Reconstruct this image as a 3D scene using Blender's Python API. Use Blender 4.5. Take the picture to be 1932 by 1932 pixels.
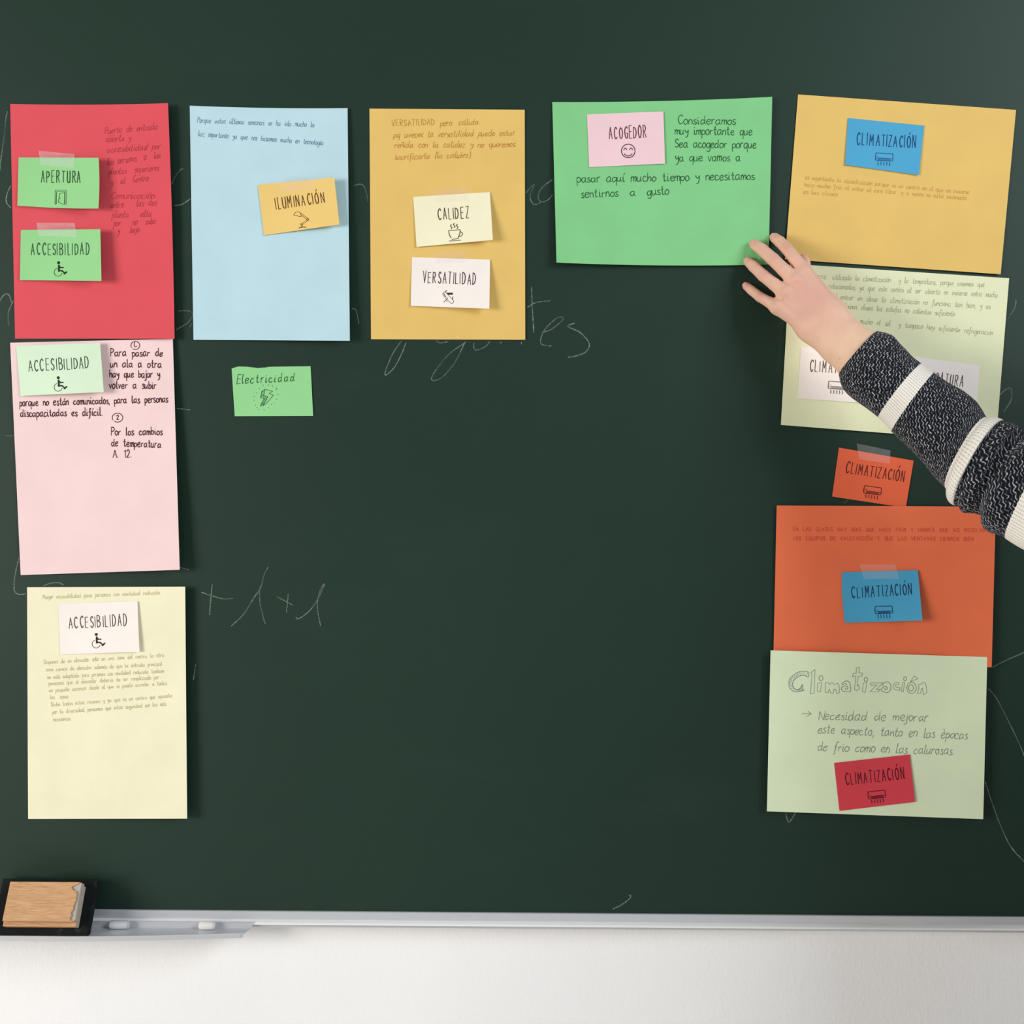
import bpy, bmesh, math, random
import numpy as np
from mathutils import Vector, Matrix

for o in list(bpy.data.objects):
    bpy.data.objects.remove(o)
SC = bpy.context.scene
COL = SC.collection

# ------------------------------------------------------------------ camera
D = 1.45                       # lens to board, metres
F = 2101.0                     # focal length in pixels of the 1932 px frame
ROLL = 0.0078
cr, sr = math.cos(ROLL), math.sin(ROLL)
cam_d = bpy.data.cameras.new('camera')
cam_d.sensor_width = 36.0
cam_d.lens = 36.0 * F / 1932.0
cam = bpy.data.objects.new('camera', cam_d)
COL.objects.link(cam)
cam.matrix_world = Matrix(((cr, -sr, 0, 0), (0, 0, -1, -D), (sr, cr, 0, 0), (0, 0, 0, 1)))
SC.camera = cam

# ------------------------------------------------------------------ light
W = bpy.data.worlds.new('room_light')
SC.world = W
W.use_nodes = True
W.node_tree.nodes['Background'].inputs[0].default_value = (0.93, 0.97, 1.0, 1)
W.node_tree.nodes['Background'].inputs[1].default_value = 0.24

def area(name, loc, aim, sx, sy, power, colr):
    l = bpy.data.lights.new(name, 'AREA')
    l.shape = 'RECTANGLE'
    l.size, l.size_y, l.energy, l.color = sx, sy, power, colr
    o = bpy.data.objects.new(name, l)
    COL.objects.link(o)
    o.location = loc
    o.rotation_euler = (Vector(aim) - Vector(loc)).to_track_quat('-Z', 'Y').to_euler()
    return o

area('window_daylight', (-4.0, -2.6, 0.15), (0, 0, -0.05), 1.7, 1.7, 162, (1.0, 0.965, 0.91))
area('far_window_daylight', (2.7, -2.1, 1.5), (0.3, 0, 0.1), 1.4, 1.4, 80, (0.88, 0.94, 1.0))

SC.view_settings.view_transform = 'Standard'
SC.view_settings.look = 'None'
SC.view_settings.gamma = 1.0
SC.view_settings.exposure = 0.0
SC.view_settings.use_curve_mapping = False

# ------------------------------------------------------------------ helpers
def U(px, py, h=0.0):
    """point of the place seen at photo position (px, py), h metres in front of the board"""
    px = np.asarray(px, float); py = np.asarray(py, float); h = np.asarray(h, float) + 0 * px
    d = D - h
    dx, dy = px - 966.0, py - 966.0
    return np.stack([d / F * (dx * cr + dy * sr), -h, d / F * (dx * sr - dy * cr)], -1)

def lin(c):
    return tuple(((v / 255) / 12.92 if v <= 10 else (((v / 255) + 0.055) / 1.055) ** 2.4) for v in c)

def nodes(name):
    m = bpy.data.materials.new(name)
    m.use_nodes = True
    nt = m.node_tree
    return m, nt, nt.nodes['Principled BSDF'], nt.nodes['Material Output']

def N(nt, t, **kw):
    n = nt.nodes.new(t)
    for k, v in kw.items():
        if k.startswith('_'):
            n.inputs[int(k[1:])].default_value = v
        else:
            setattr(n, k, v)
    return n

def M2(nt, op, a, b=0.0, c=0.0, clamp=False):
    n = nt.nodes.new('ShaderNodeMath')
    n.operation = op
    n.use_clamp = clamp
    for i, v in enumerate((a, b, c)):
        if isinstance(v, (int, float)):
            n.inputs[i].default_value = v
        else:
            nt.links.new(v, n.inputs[i])
    return n.outputs[0]

def mixc(nt, fac, a, b):
    n = nt.nodes.new('ShaderNodeMix')
    n.data_type = 'RGBA'
    for s, v in ((0, fac), (6, a), (7, b)):
        if isinstance(v, (int, float)):
            n.inputs[s].default_value = v
        elif isinstance(v, tuple):
            n.inputs[s].default_value = tuple(v[:3]) + (1,)
        else:
            nt.links.new(v, n.inputs[s])
    return n.outputs[2]

def coords(nt, scale=(1, 1, 1), which='Object'):
    tc = nt.nodes.new('ShaderNodeTexCoord')
    mp = nt.nodes.new('ShaderNodeMapping')
    mp.inputs[3].default_value = scale
    nt.links.new(tc.outputs[which], mp.inputs[0])
    return mp.outputs[0]

def noise(nt, vec, scale, detail=3, rough=0.5):
    n = nt.nodes.new('ShaderNodeTexNoise')
    n.inputs['Scale'].default_value = scale
    n.inputs['Detail'].default_value = detail
    n.inputs['Roughness'].default_value = rough
    if vec is not None:
        nt.links.new(vec, n.inputs['Vector'])
    return n.outputs[0]

def ramp(nt, fac, lo, hi, a=0.0, b=1.0):
    n = nt.nodes.new('ShaderNodeMapRange')
    n.inputs[1].default_value, n.inputs[2].default_value = lo, hi
    n.inputs[3].default_value, n.inputs[4].default_value = a, b
    nt.links.new(fac, n.inputs[0])
    return n.outputs[0]

def bump(nt, bs, height, strength, dist):
    b = nt.nodes.new('ShaderNodeBump')
    b.inputs['Strength'].default_value = strength
    b.inputs['Distance'].default_value = dist
    nt.links.new(height, b.inputs['Height'])
    nt.links.new(b.outputs[0], bs.inputs['Normal'])

_paper = {}
def paper_mat(rgb):
    if rgb in _paper:
        return _paper[rgb]
    m, nt, bs, out = nodes('paper_%d_%d_%d' % rgb)
    c = lin(rgb)
    v = coords(nt)
    n1 = noise(nt, v, 18, 4)
    bc = mixc(nt, ramp(nt, n1, 0.3, 0.7), tuple(x * 0.97 for x in c), tuple(min(1, x * 1.03) for x in c))
    nt.links.new(bc, bs.inputs['Base Color'])
    bs.inputs['Roughness'].default_value = 0.75
    bs.inputs['Specular IOR Level'].default_value = 0.25
    bump(nt, bs, noise(nt, v, 900, 2), 0.08, 0.0005)
    _paper[rgb] = m
    return m

_ink = {}
def ink_mat(rgb):
    if rgb in _ink:
        return _ink[rgb]
    m, nt, bs, out = nodes('ink_%d_%d_%d' % rgb)
    c = lin(rgb)
    v = coords(nt)
    bc = mixc(nt, noise(nt, v, 400, 2), tuple(x * 0.8 for x in c), tuple(min(1, x * 1.2) for x in c))
    nt.links.new(bc, bs.inputs['Base Color'])
    bs.inputs['Roughness'].default_value = 0.7
    bs.inputs['Specular IOR Level'].default_value = 0.2
    _ink[rgb] = m
    return m

def link(name, verts, faces, mat, parent=None, origin=None, smooth=False, uvs=None):
    """one mesh object; world-space vertices, origin at `origin` (or the parent's root)"""
    verts = np.asarray(verts, float)
    if parent is not None:
        r = parent
        off = np.zeros(3)
        while r is not None:
            off += np.array(r.location)
            r = r.parent
    else:
        off = verts.mean(0) if origin is None else np.asarray(origin, float)
    me = bpy.data.meshes.new(name)
    me.from_pydata((verts - off).tolist(), [], [list(f) for f in faces])
    me.update()
    if uvs is not None:
        lay = me.uv_layers.new(name='UVMap')
        lay.data.foreach_set('uv', np.asarray(uvs, float).ravel())
    if smooth:
        me.polygons.foreach_set('use_smooth', [True] * len(me.polygons))
    if mat is not None:
        me.materials.append(mat)
    o = bpy.data.objects.new(name, me)
    COL.objects.link(o)
    if parent is not None:
        o.parent = parent
    else:
        o.location = off
    return o

def empty(name, loc):
    o = bpy.data.objects.new(name, None)
    COL.objects.link(o)
    o.location = loc
    o.empty_display_size = 0.05
    return o

def tag(o, label=None, cat=None, group=None, kind=None):
    if label: o['label'] = label
    if cat: o['category'] = cat
    if group: o['group'] = group
    if kind: o['kind'] = kind
    return o

def extrude_x(profile, xs, fn=None):
    """closed profile [(h, z)] swept along x; fn(x, i, h, z) may bend it"""
    v, f = [], []
    n = len(profile)
    for x in xs:
        for i, (h, z) in enumerate(profile):
            if fn: h, z = fn(x, i, h, z)
            v.append((x, -h, z))
    for k in range(len(xs) - 1):
        for i in range(n):
            j = (i + 1) % n
            f.append((k * n + i, k * n + j, (k + 1) * n + j, (k + 1) * n + i))
    f.append(tuple(range(n))[::-1])
    f.append(tuple((len(xs) - 1) * n + i for i in range(n)))
    return v, f

# ------------------------------------------------------------------ wall, board
m_wall, nt, bs, out = nodes('white_painted_plaster')
v = coords(nt, (1, 1, 0.6))
h1 = noise(nt, v, 220, 3, 0.6)
h2 = noise(nt, v, 35, 2)
bc = mixc(nt, ramp(nt, noise(nt, v, 3, 3), 0.35, 0.65), lin((245, 243, 242)), lin((249, 247, 246)))
nt.links.new(bc, bs.inputs['Base Color'])
bs.inputs['Roughness'].default_value = 0.8
bump(nt, bs, M2(nt, 'ADD', h1, M2(nt, 'MULTIPLY', h2, 0.8)), 0.22, 0.002)
WALL_Y = 0.018
w = link('wall_back', [(-3, WALL_Y, -1.5), (3, WALL_Y, -1.5), (3, WALL_Y, 1.5), (-3, WALL_Y, 1.5),
                       (-3, WALL_Y + .1, -1.5), (3, WALL_Y + .1, -1.5), (3, WALL_Y + .1, 1.5), (-3, WALL_Y + .1, 1.5)],
         [(0, 1, 2, 3), (7, 6, 5, 4), (0, 4, 5, 1), (1, 5, 6, 2), (2, 6, 7, 3), (3, 7, 4, 0)], m_wall, origin=(0, WALL_Y, 0))
tag(w, 'white painted plaster wall below and behind the chalkboard', 'wall', kind='structure')

m_floor, nt, bs, out = nodes('grey_speckled_floor')
v = coords(nt)
nt.links.new(mixc(nt, noise(nt, v, 60, 4), lin((196, 192, 186)), lin((214, 210, 204))), bs.inputs['Base Color'])
bs.inputs['Roughness'].default_value = 0.5
fz = -1.48
vv, ff = [], []
def addbox(vv, ff, x0, x1, y0, y1, z0, z1):
    b = len(vv)
    vv += [(x0, y0, z0), (x1, y0, z0), (x1, y1, z0), (x0, y1, z0), (x0, y0, z1), (x1, y0, z1), (x1, y1, z1), (x0, y1, z1)]
    ff += [tuple(b + i for i in q) for q in ((3, 2, 1, 0), (4, 5, 6, 7), (0, 1, 5, 4), (1, 2, 6, 5), (2, 3, 7, 6), (3, 0, 4, 7))]
addbox(vv, ff, -3, 3, -3.2, WALL_Y, fz - .1, fz)
tag(link('floor', vv, ff, m_floor, origin=(0, -1.5, fz)), 'grey classroom floor', 'floor', kind='structure')

m_board, nt, bs, out = nodes('green_chalkboard_enamel')
v = coords(nt)
dust = noise(nt, v, 2.2, 5, 0.6)
spk = noise(nt, v, 700, 2, 0.6)
wipe = noise(nt, coords(nt, (1.2, 1, 5)), 2.5, 4, 0.6)
c1 = mixc(nt, ramp(nt, dust, 0.35, 0.75), lin((23, 48, 37)), lin((27, 52, 41)))
c2 = mixc(nt, ramp(nt, wipe, 0.55, 0.8, 0, 0.22), c1, lin((46, 64, 55)))
c3 = mixc(nt, ramp(nt, spk, 0.45, 0.7, 0, 0.12), c2, lin((56, 70, 60)))
nt.links.new(c3, bs.inputs['Base Color'])
bs.inputs['Roughness'].default_value = 0.52
bs.inputs['Specular IOR Level'].default_value = 0.31
bump(nt, bs, spk, 0.05, 0.0006)

m_alu, nt, bs, out = nodes('brushed_aluminium')
v = coords(nt, (1, 40, 40))
n1 = noise(nt, v, 30, 3)
nt.links.new(mixc(nt, n1, lin((206, 207, 211)), lin((218, 219, 222))), bs.inputs['Base Color'])
bs.inputs['Metallic'].default_value = 0.35
nt.links.new(ramp(nt, n1, 0.2, 0.8, 0.26, 0.36), bs.inputs['Roughness'])

board = empty('chalkboard', (0, 0, 0))
tag(board, 'large dark green chalkboard with aluminium frame covered in coloured papers', 'chalkboard')
ZT = float(U(300, 1716.0, 0.0)[2])        # board surface ends here, frame begins
BX, BZ = 1.75, 0.80
link('writing_surface', [(-BX, 0, ZT - .004), (BX, 0, ZT - .004), (BX, 0, BZ), (-BX, 0, BZ),
                         (-BX, WALL_Y, ZT - .004), (BX, WALL_Y, ZT - .004), (BX, WALL_Y, BZ), (-BX, WALL_Y, BZ)],
     [(0, 1, 2, 3), (7, 6, 5, 4), (0, 4, 5, 1), (1, 5, 6, 2), (2, 6, 7, 3), (3, 7, 4, 0)], m_board, board)
mm = 0.001
PX = 0.00069
fp = [(-16 * mm, 0), (2.6 * mm, 0), (3.4 * mm, -.6 * mm), (3.4 * mm, -10.6 * mm), (6.5 * mm, -11.2 * mm), (9.2 * mm, -12.2 * mm),
      (10.4 * mm, -13.4 * mm), (10.6 * mm, -14.6 * mm), (9.6 * mm, -15.4 * mm), (4.6 * mm, -15.6 * mm), (4.6 * mm, -19.6 * mm), (-16 * mm, -19.6 * mm)]
vv, ff = extrude_x([(h, ZT + z) for h, z in fp], [-BX - .02, BX + .02])
addbox(vv, ff, -BX - .02, BX + .02, -.0085, .016, BZ, BZ + .022)
addbox(vv, ff, -BX - .02, -BX, -.0085, .016, ZT, BZ)
addbox(vv, ff, BX, BX + .02, -.0085, .016, ZT, BZ)
fr_o = link('frame', vv, ff, m_alu, board)
m_bead = m_alu.copy(); m_bead.name = 'aluminium_bead_painted_highlight'  # reflected highlight along the frame bead, painted in as a lighter colour
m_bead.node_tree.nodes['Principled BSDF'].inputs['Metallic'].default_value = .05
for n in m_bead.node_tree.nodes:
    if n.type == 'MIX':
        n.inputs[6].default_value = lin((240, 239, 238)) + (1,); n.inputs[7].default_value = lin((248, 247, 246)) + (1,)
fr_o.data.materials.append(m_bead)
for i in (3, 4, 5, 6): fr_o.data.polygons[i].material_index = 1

# ------------------------------------------------------------------ strokes
def smooth(pts, sub=5, closed=False):
    P = np.asarray(pts, float)
    n = len(P)
    if n < 3:
        return P
    if closed:
        Q = np.vstack([P[-1], P, P[0], P[1]])
        segs = n
    else:
        Q = np.vstack([2 * P[0] - P[1], P, 2 * P[-1] - P[-2]])
        segs = n - 1
    o = []
    t = np.linspace(0, 1, sub, endpoint=False)[:, None]
    for i in range(segs):
        a, b, c, d = Q[i:i + 4]
        o.append(0.5 * (2 * b + (c - a) * t + (2 * a - 5 * b + 4 * c - d) * t ** 2 + (3 * b - a - 3 * c + d) * t ** 3))
    o.append((P[0] if closed else P[-1])[None])
    return np.vstack(o)

def pts(s, ox=0, oy=0, k=1.0):
    return [(ox + float(a.split(',')[0]) * k, oy + float(a.split(',')[1]) * k) for a in s.split()]

class Pen:
    """collects ribbons and filled shapes in photo positions, laid on a surface hf(px, py)"""
    def __init__(s, hf, lift=0.00014):
        s.hf, s.lift, s.v, s.f, s.n, s.c = hf, lift, [], [], 0, 0
    def _add(s, P):
        s.c += 1                                  # crossing strokes lie on top of each other
        h = s.hf(P[:, 0], P[:, 1]) + s.lift + 5e-6 * (s.c % 11)
        s.v.append(U(P[:, 0], P[:, 1], h))
        b = s.n
        s.n += len(P)
        return b
    def stroke(s, P, w, caps=False, vary=0.0, rng=None):
        P = np.asarray(P, float)
        if len(P) < 2: return
        T = np.gradient(P, axis=0)
        L = np.hypot(T[:, 0], T[:, 1])[:, None]
        L[L < 1e-6] = 1e-6
        T = T / L
        P = P.copy()
        P[0] -= T[0] * w * .25; P[-1] += T[-1] * w * .25
        Nn = np.stack([-T[:, 1], T[:, 0]], -1)
        ww = np.full(len(P), w / 2)
        if vary and rng:
            ww *= np.array([1 + vary * rng.uniform(-1, 1) for _ in ww])
        ww[0] *= .75; ww[-1] *= .75
        b = s._add(np.vstack([P + Nn * ww[:, None], P - Nn * ww[:, None]]))
        n = len(P)
        s.f += [(b + i, b + i + 1, b + n + i + 1, b + n + i) for i in range(n - 1)]
        if caps:
            s.disc(P[0], w / 2); s.disc(P[-1], w / 2)
            for q in P[1:-1]: s.disc(q, w / 2)
    def disc(s, c, r, ry=None, n=14):
        a = np.linspace(0, 2 * math.pi, n, endpoint=False)
        b = s._add(np.stack([c[0] + r * np.cos(a), c[1] + (ry or r) * np.sin(a)], -1))
        s.f.append(tuple(range(b, b + n)))
    def fill(s, P):
        b = s._add(np.asarray(P, float))
        s.f.append(tuple(range(b, b + len(P))))
    def build(s, name, mat, parent):
        if not s.v: return None
        return link(name, np.vstack(s.v), s.f, mat, parent)

# ------------------------------------------------------------------ lettering (single-stroke)
LOW = {
 'a': '~8,9 5,10 1,8 0,4 2,0 5,1 8,5|8,10 8,2 10,0', 'b': '0,19 0,0|~0,6 3,10 7,8 7,3 4,0 0,2',
 'c': '~7,8 4,10 1,8 0,4 2,0 5,0 8,2', 'd': '~8,8 4,10 1,8 0,4 2,0 5,1 8,5|8,19 8,2 10,0',
 'e': '~1,5 6,6 7,9 4,10 1,8 0,4 2,0 5,0 8,2', 'f': '~8,17 6,19 4,16 4,8 4,0 3,-6 1,-7|0,9 7,10',
 'g': '~8,9 4,10 1,8 0,4 2,0 5,1 8,5|~8,10 8,2 8,-4 5,-8 1,-6', 'h': '0,19 0,0|~0,5 3,10 6,9 7,5 7,0',
 'i': '~1,10 1,2 2,0 4,1|1,14 1.4,15', 'j': '~3,10 3,0 3,-5 1,-8 -2,-6|3,14 3.4,15', 'k': '0,19 0,0|6,10 0,4 6,0',
 'l': '~1,19 1,10 1,3 2,0 4,1', 'm': '0,10 0,0|~0,6 3,10 5,8 5,0|~5,6 8,10 10,8 10,0',
 'n': '0,10 0,0|~0,6 3,10 6,9 7,5 7,0', 'o': '~4,10 1,8 0,4 2,0 5,0 8,4 7,9 4,10 3,9.8',
 'p': '0,10 0,-8|~0,7 3,10 7,8 7,3 4,0 0,2', 'q': '~8,9 4,10 1,8 0,4 2,0 5,1 8,5|8,10 8,-8',
 'r': '0,10 0,0|~0,6 2,9 6,10', 's': '~6,9 3,10 1,8 3,5 6,3 5,0 2,0 0,1', 't': '~3,17 3,10 3,3 4,0 7,1|0,11 6,11',
 'u': '~0,10 0,3 2,0 5,1 7,5|7,10 7,2 9,0', 'v': '0,10 3,0 7,10', 'w': '0,10 3,0 5,8 8,0 11,10',
 'x': '0,10 7,0|7,10 0,0', 'y': '~0,10 1,6 4,4 7,8|~7,10 7,2 5,-5 1,-7', 'z': '0,10 7,10 0,0 7,0',
}
CAP = {
 'A': '0,0 5,19 10,0|2,7 8,7', 'B': '0,0 0,19|~0,19 6,18 8,14.5 6,11 0,10|~0,10 7,9 9,5 7,1 0,0',
 'C': '~9,16 6,19 2,16 0,10 2,3 5,0 9,3', 'D': '0,0 0,19|~0,19 6,17 9,10 6,2 0,0', 'E': '8,19 0,19 0,0 8,0|0,10 7,10',
 'F': '8,19 0,19 0,0|0,10 7,10', 'G': '~9,16 6,19 2,16 0,10 2,3 5,0 9,2 9,8|9,8.5 5,8.5', 'H': '0,0 0,19|9,0 9,19|0,10 9,10',
 'I': '0,0 0,19', 'J': '~6,19 6,5 4,0 0,3', 'L': '0,19 0,0 7,0', 'M': '0,0 1,19 5.5,7 10,19 11,0', 'N': '0,0 0,19 9,0 9,19',
 'O': '~5,19 1,15 0,9 2,2 5,0 8,2 10,9 9,15 5,19 4.5,18.8', 'P': '0,0 0,19|~0,19 6,18 8.5,14 6,10 0,9',
 'Q': '~5,19 1,15 0,9 2,2 5,0 8,2 10,9 9,15 5,19|6,5 10,-1', 'R': '0,0 0,19|~0,19 6,18 8,14 6,10.5 0,9.5|3,9.5 9,0',
 'S': '~8,16 5,19 1,16 2,11 7,8 8,3 4,0 0,3', 'T': '0,19 9,19|4.5,19 4.5,0', 'U': '~0,19 0,10 0,5 2,1 5,0 8,1 9,5 9,10 9,19',
 'V': '0,19 5,0 9,19', 'X': '0,19 9,0|9,19 0,0', 'Y': '0,19 5,9 9,19|5,9 5,0', 'Z': '0,19 8,19 0,0 8,0',
 '1': '2,15 5,19 5,0', '2': '~0,15 4,19 8,16 6,9 0,0|0,0 8,0', '.': '0,0 .8,.4', ',': '1,1 0,-4', '(': '~4,20 1,14 1,4 4,-3',
 ')': '~0,20 3,14 3,4 0,-3', '>': '0,9 12,9|7,14 12,9 7,4',
}
ACC = {'á': 'a', 'é': 'e', 'í': 'i', 'ó': 'o', 'ú': 'u', 'è': 'e', 'ñ': 'n', 'Ó': 'O', 'Í': 'I'}
def glyph(ch):
    base = ACC.get(ch, ch)
    s = LOW.get(base) or CAP.get(base)
    if not s: return [], 6
    if ch == 'í': s = s.split('|')[0]
    st = []
    for part in s.split('|'):
        sm = part.startswith('~')
        p = pts(part[1:] if sm else part)
        st.append((p, sm))
    x1 = max(a for p, _ in st for a, b in p)
    top = 19 if base in CAP else 10
    mid = x1 * .5
    if ch == 'ñ': st.append((pts('1,14 3,15.5 5,14 7,15.5'), True))
    elif ch == 'è': st.append(([(mid - 2, 17), (mid + 1, 13)], False))
    elif ch in ACC: st.append(([(mid, top + 3), (mid + 3, top + 6.5)], False))
    return st, x1

def write(pen, text, p0, p1, sy, w, slant=0.0, gap=4.5, space=15, jit=0.35, seed=1, sub=4, narrow=1.0, vary=0.0):
    """write `text` so that its baseline runs p0 -> p1; sy = photo px per unit (x-height is 10 units)"""
    rng = random.Random(seed)
    x = 0.0
    items = []
    for ch in text:
        if ch == ' ':
            x += space - gap
            continue
        st, wd = glyph(ch)
        g = gap * (1 + (rng.uniform(-.25, .25) if jit else 0))
        items.append((st, x))
        x += wd + g
    tot = x - gap
    p0 = np.array(p0, float); p1 = np.array(p1, float)
    sx = np.hypot(*(p1 - p0)) / tot
    e = (p1 - p0) / np.hypot(*(p1 - p0))
    up = np.array([e[1], -e[0]])
    for st, gx in items:
        dy = rng.uniform(-1, 1) * jit * .8
        ks = 1 + rng.uniform(-.08, .08) * (1 if jit else 0)
        for p, sm in st:
            q = np.array(p)
            if jit:
                q = q + np.array([[rng.uniform(-jit, jit), rng.uniform(-jit, jit)] for _ in p])
            if sm: q = smooth(q, sub)
            elif len(q) == 2 and np.hypot(*(q[1] - q[0])) > 8 and jit:
                m = (q[0] + q[1]) / 2 + np.array([rng.uniform(-.5, .5), 0])
                q = smooth([q[0], m, q[1]], 3)
            X = gx + q[:, 0]
            Y = q[:, 1] * ks + dy
            P = p0 + np.outer(X * sx + Y * slant * sy, e) + np.outer(Y * sy, up)
            if not sm and len(P) > 2:       # keep sharp corners: one ribbon per leg
                for a in range(len(P) - 1):
                    pen.stroke(P[a:a + 2], w, vary=vary, rng=rng)
            else:
                pen.stroke(P, w, vary=vary, rng=rng)

# ------------------------------------------------------------------ papers
class Paper:
    def __init__(s, quad, lift, base=None, bow=(0, 0), pw=1.6, edge=None, gap=0.0004):
        s.q = np.array(quad, float)               # TL TR BR BL
        s.l = np.array(lift, float) * mm          # corner heights, mm
        s.base = base                             # the paper underneath, or None
        s.bow, s.pw, s.gap = bow, pw, gap
        s.edge = edge                             # extra bends of the outline {side: (dx, dy)}
    def uv(s, px, py):
        a, b, c, d = s.q
        P = np.stack([np.asarray(px, float), np.asarray(py, float)], -1)
        u = np.full(P.shape[:-1], .5); v = u.copy()
        for _ in range(8):
            X = (1 - u)[..., None] * (1 - v)[..., None] * a + (u * (1 - v))[..., None] * b + (u * v)[..., None] * c + ((1 - u) * v)[..., None] * d - P
            Xu = (1 - v)[..., None] * (b - a) + v[..., None] * (c - d)
            Xv = (1 - u)[..., None] * (d - a) + u[..., None] * (c - b)
            det = Xu[..., 0] * Xv[..., 1] - Xu[..., 1] * Xv[..., 0]
            u = u - (X[..., 0] * Xv[..., 1] - X[..., 1] * Xv[..., 0]) / det
            v = v - (Xu[..., 0] * X[..., 1] - Xu[..., 1] * X[..., 0]) / det
        return u, v
    def own(s, u, v):
        u = np.clip(u, 0, 1); v = np.clip(v, 0, 1)
        # each corner's curl grows towards it
        k = s.pw
        tl, tr, br, bl = s.l
        up, vp, un, vn = u ** k, v ** k, (1 - u) ** k, (1 - v) ** k
        fl = lambda q: q
        h = tl * un * (1 - v) + tr * up * (1 - v) + br * up * v + bl * un * v
        h = h + s.bow[0] * mm * 4 * u * (1 - u) + s.bow[1] * mm * 4 * v * (1 - v)
        return np.maximum(h, 0)
    def h(s, px, py):
        u, v = s.uv(px, py)
        b = s.base.h(px, py) if s.base is not None else 0.0
        return b + s.gap + s.own(u, v)
    def inside(s, px, py):
        u, v = s.uv(px, py)
        return (u >= 0) & (u <= 1) & (v >= 0) & (v <= 1)
    def build(s, name, mat, nu=24, nv=28, thick=0.00025):
        u, v = np.meshgrid(np.linspace(0, 1, nu + 1), np.linspace(0, 1, nv + 1))
        u = u.ravel(); v = v.ravel()
        a, b, c, d = s.q
        P = np.outer((1 - u) * (1 - v), a) + np.outer(u * (1 - v), b) + np.outer(u * v, c) + np.outer((1 - u) * v, d)
        Q = P.copy()
        for side, fn in (s.edge or {}).items():
            wgt = {'top': 1 - v, 'bottom': v, 'left': 1 - u, 'right': u}[side] ** 2
            par = u if side in ('top', 'bottom') else v
            Q += np.stack([wgt * fn(par)[0], wgt * fn(par)[1]], -1)
        hh = s.h(P[:, 0], P[:, 1])
        top = U(Q[:, 0], Q[:, 1], hh)
        bot = top + np.array([0, thick, 0])
        n = len(top)
        f = []
        W_ = nu + 1
        for j in range(nv):
            for i in range(nu):
                k = j * W_ + i
                f.append((k, k + W_, k + W_ + 1, k + 1))
                f.append((n + k, n + k + 1, n + k + W_ + 1, n + k + W_))
        rim = [i for i in range(nu)] + [j * W_ + nu for j in range(nv)] + [nv * W_ + i for i in range(nu, 0, -1)] + [j * W_ for j in range(nv, 0, -1)]
        for i, k in enumerate(rim):
            i2 = (i + 1) % len(rim)
            m_ = len(rim)
            f.append((2 * n + i, 2 * n + i2, 2 * n + m_ + i2, 2 * n + m_ + i))
        o = link(name, np.vstack([top, bot, top[rim], bot[rim]]), f, mat, smooth=False)
        o.data.polygons.foreach_set('use_smooth', [i < 2 * nu * nv for i in range(len(f))])
        return o

arc = lambda k: (lambda t: (0 * t, k * 4 * t * (1 - t)))
arcx = lambda k: (lambda t: (k * 4 * t * (1 - t), 0 * t))

SHEETS = 'coloured paper sheets taped on the chalkboard'
CARDS = 'small word cards stuck on the board'
TAPES = 'strips of clear tape'

def sheet(quad, lift, rgb, label, **kw):
    p = Paper(quad, lift, **kw)
    p.o = tag(p.build('paper_sheet', paper_mat(rgb)), label, 'sheet of paper', SHEETS)
    return p

def lines(p, rows, sy, w, rgb, seed=1, **kw):
    pen = Pen(p.h)
    for i, (t, a, b) in enumerate(rows):
        write(pen, t, a, b, sy, w, seed=seed * 31 + i, **kw)
    return pen.build('handwriting', ink_mat(rgb), p.o)

# colours as the paper itself has them
RED, GREEN, LIME, AMBER, SKY, PINK = (224, 82, 92), (132, 205, 138), (152, 222, 148), (231, 193, 110), (190, 221, 230), (245, 214, 213)
STRAW, ORANGE, MINT, LIMEP, BLUE, WHITE = (244, 238, 204), (241, 118, 78), (230, 243, 206), (234, 236, 196), (78, 167, 208), (250, 240, 233)
CARDRED, CARDGREEN, CARDMINT, CARDPINK, CARDCREAM, CARDAMBER = (222, 70, 82), (150, 212, 143), (216, 238, 208), (242, 206, 212), (247, 240, 206), (238, 203, 122)
CARDORANGE = (238, 106, 70)

red = sheet([(19.2, 196), (316.8, 194.6), (329.3, 639.3), (28.4, 639)], (1, 9, 8, 1), RED, 'red sheet at far left holding two green cards',
            edge={'top': arc(2.2), 'right': arcx(1.5)})
sky = sheet([(358, 199.4), (655.7, 204), (660, 643), (365, 641)], (0.5, 3, 11, 2), SKY, 'light blue sheet with the amber card near its right edge',
            edge={'top': arc(2)})
amber = sheet([(697, 205), (990, 207), (991, 641), (700, 640)], (0.5, 1, 1.5, 1), AMBER, 'upright amber sheet with a cream and a white card')
green = sheet([(1042, 192.5), (1457, 182.7), (1450, 499), (1050, 495.4)], (1, 6, 5, 9), GREEN, 'landscape green sheet with pink smiley card, under the fingertips',
              bow=(0, 0), edge={'top': arc(3), 'bottom': arc(3.5)})
gold = sheet([(1505.7, 178.2), (1917, 207.4), (1888, 517.4), (1481, 489)], (0.5, 1, 3, 2), AMBER, 'landscape amber sheet at top right with a blue card')
pink = sheet([(19.2, 646.6), (326, 639.4), (339, 1075), (39, 1085)], (2, 3, 14, 2), PINK, 'pink sheet with dark handwriting below the red sheet', gap=0.0012)
straw = sheet([(51.1, 1108), (349.3, 1107), (353, 1544.5), (53, 1545)], (0.5, 9, 12, 1), STRAW, 'pale yellow sheet at lower left below the pink sheet')
limep = sheet([(1490.5, 497.7), (1904, 525), (1879, 833), (1473.4, 801.7)], (0.5, 1.5, 2, 4), LIMEP, 'pale lime sheet partly behind the wrist and sleeve')
ocard = Paper([(1583, 844.5), (1723.8, 869), (1709, 958), (1570, 936.8)], (0, 0.6, 1, 1))
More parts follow.
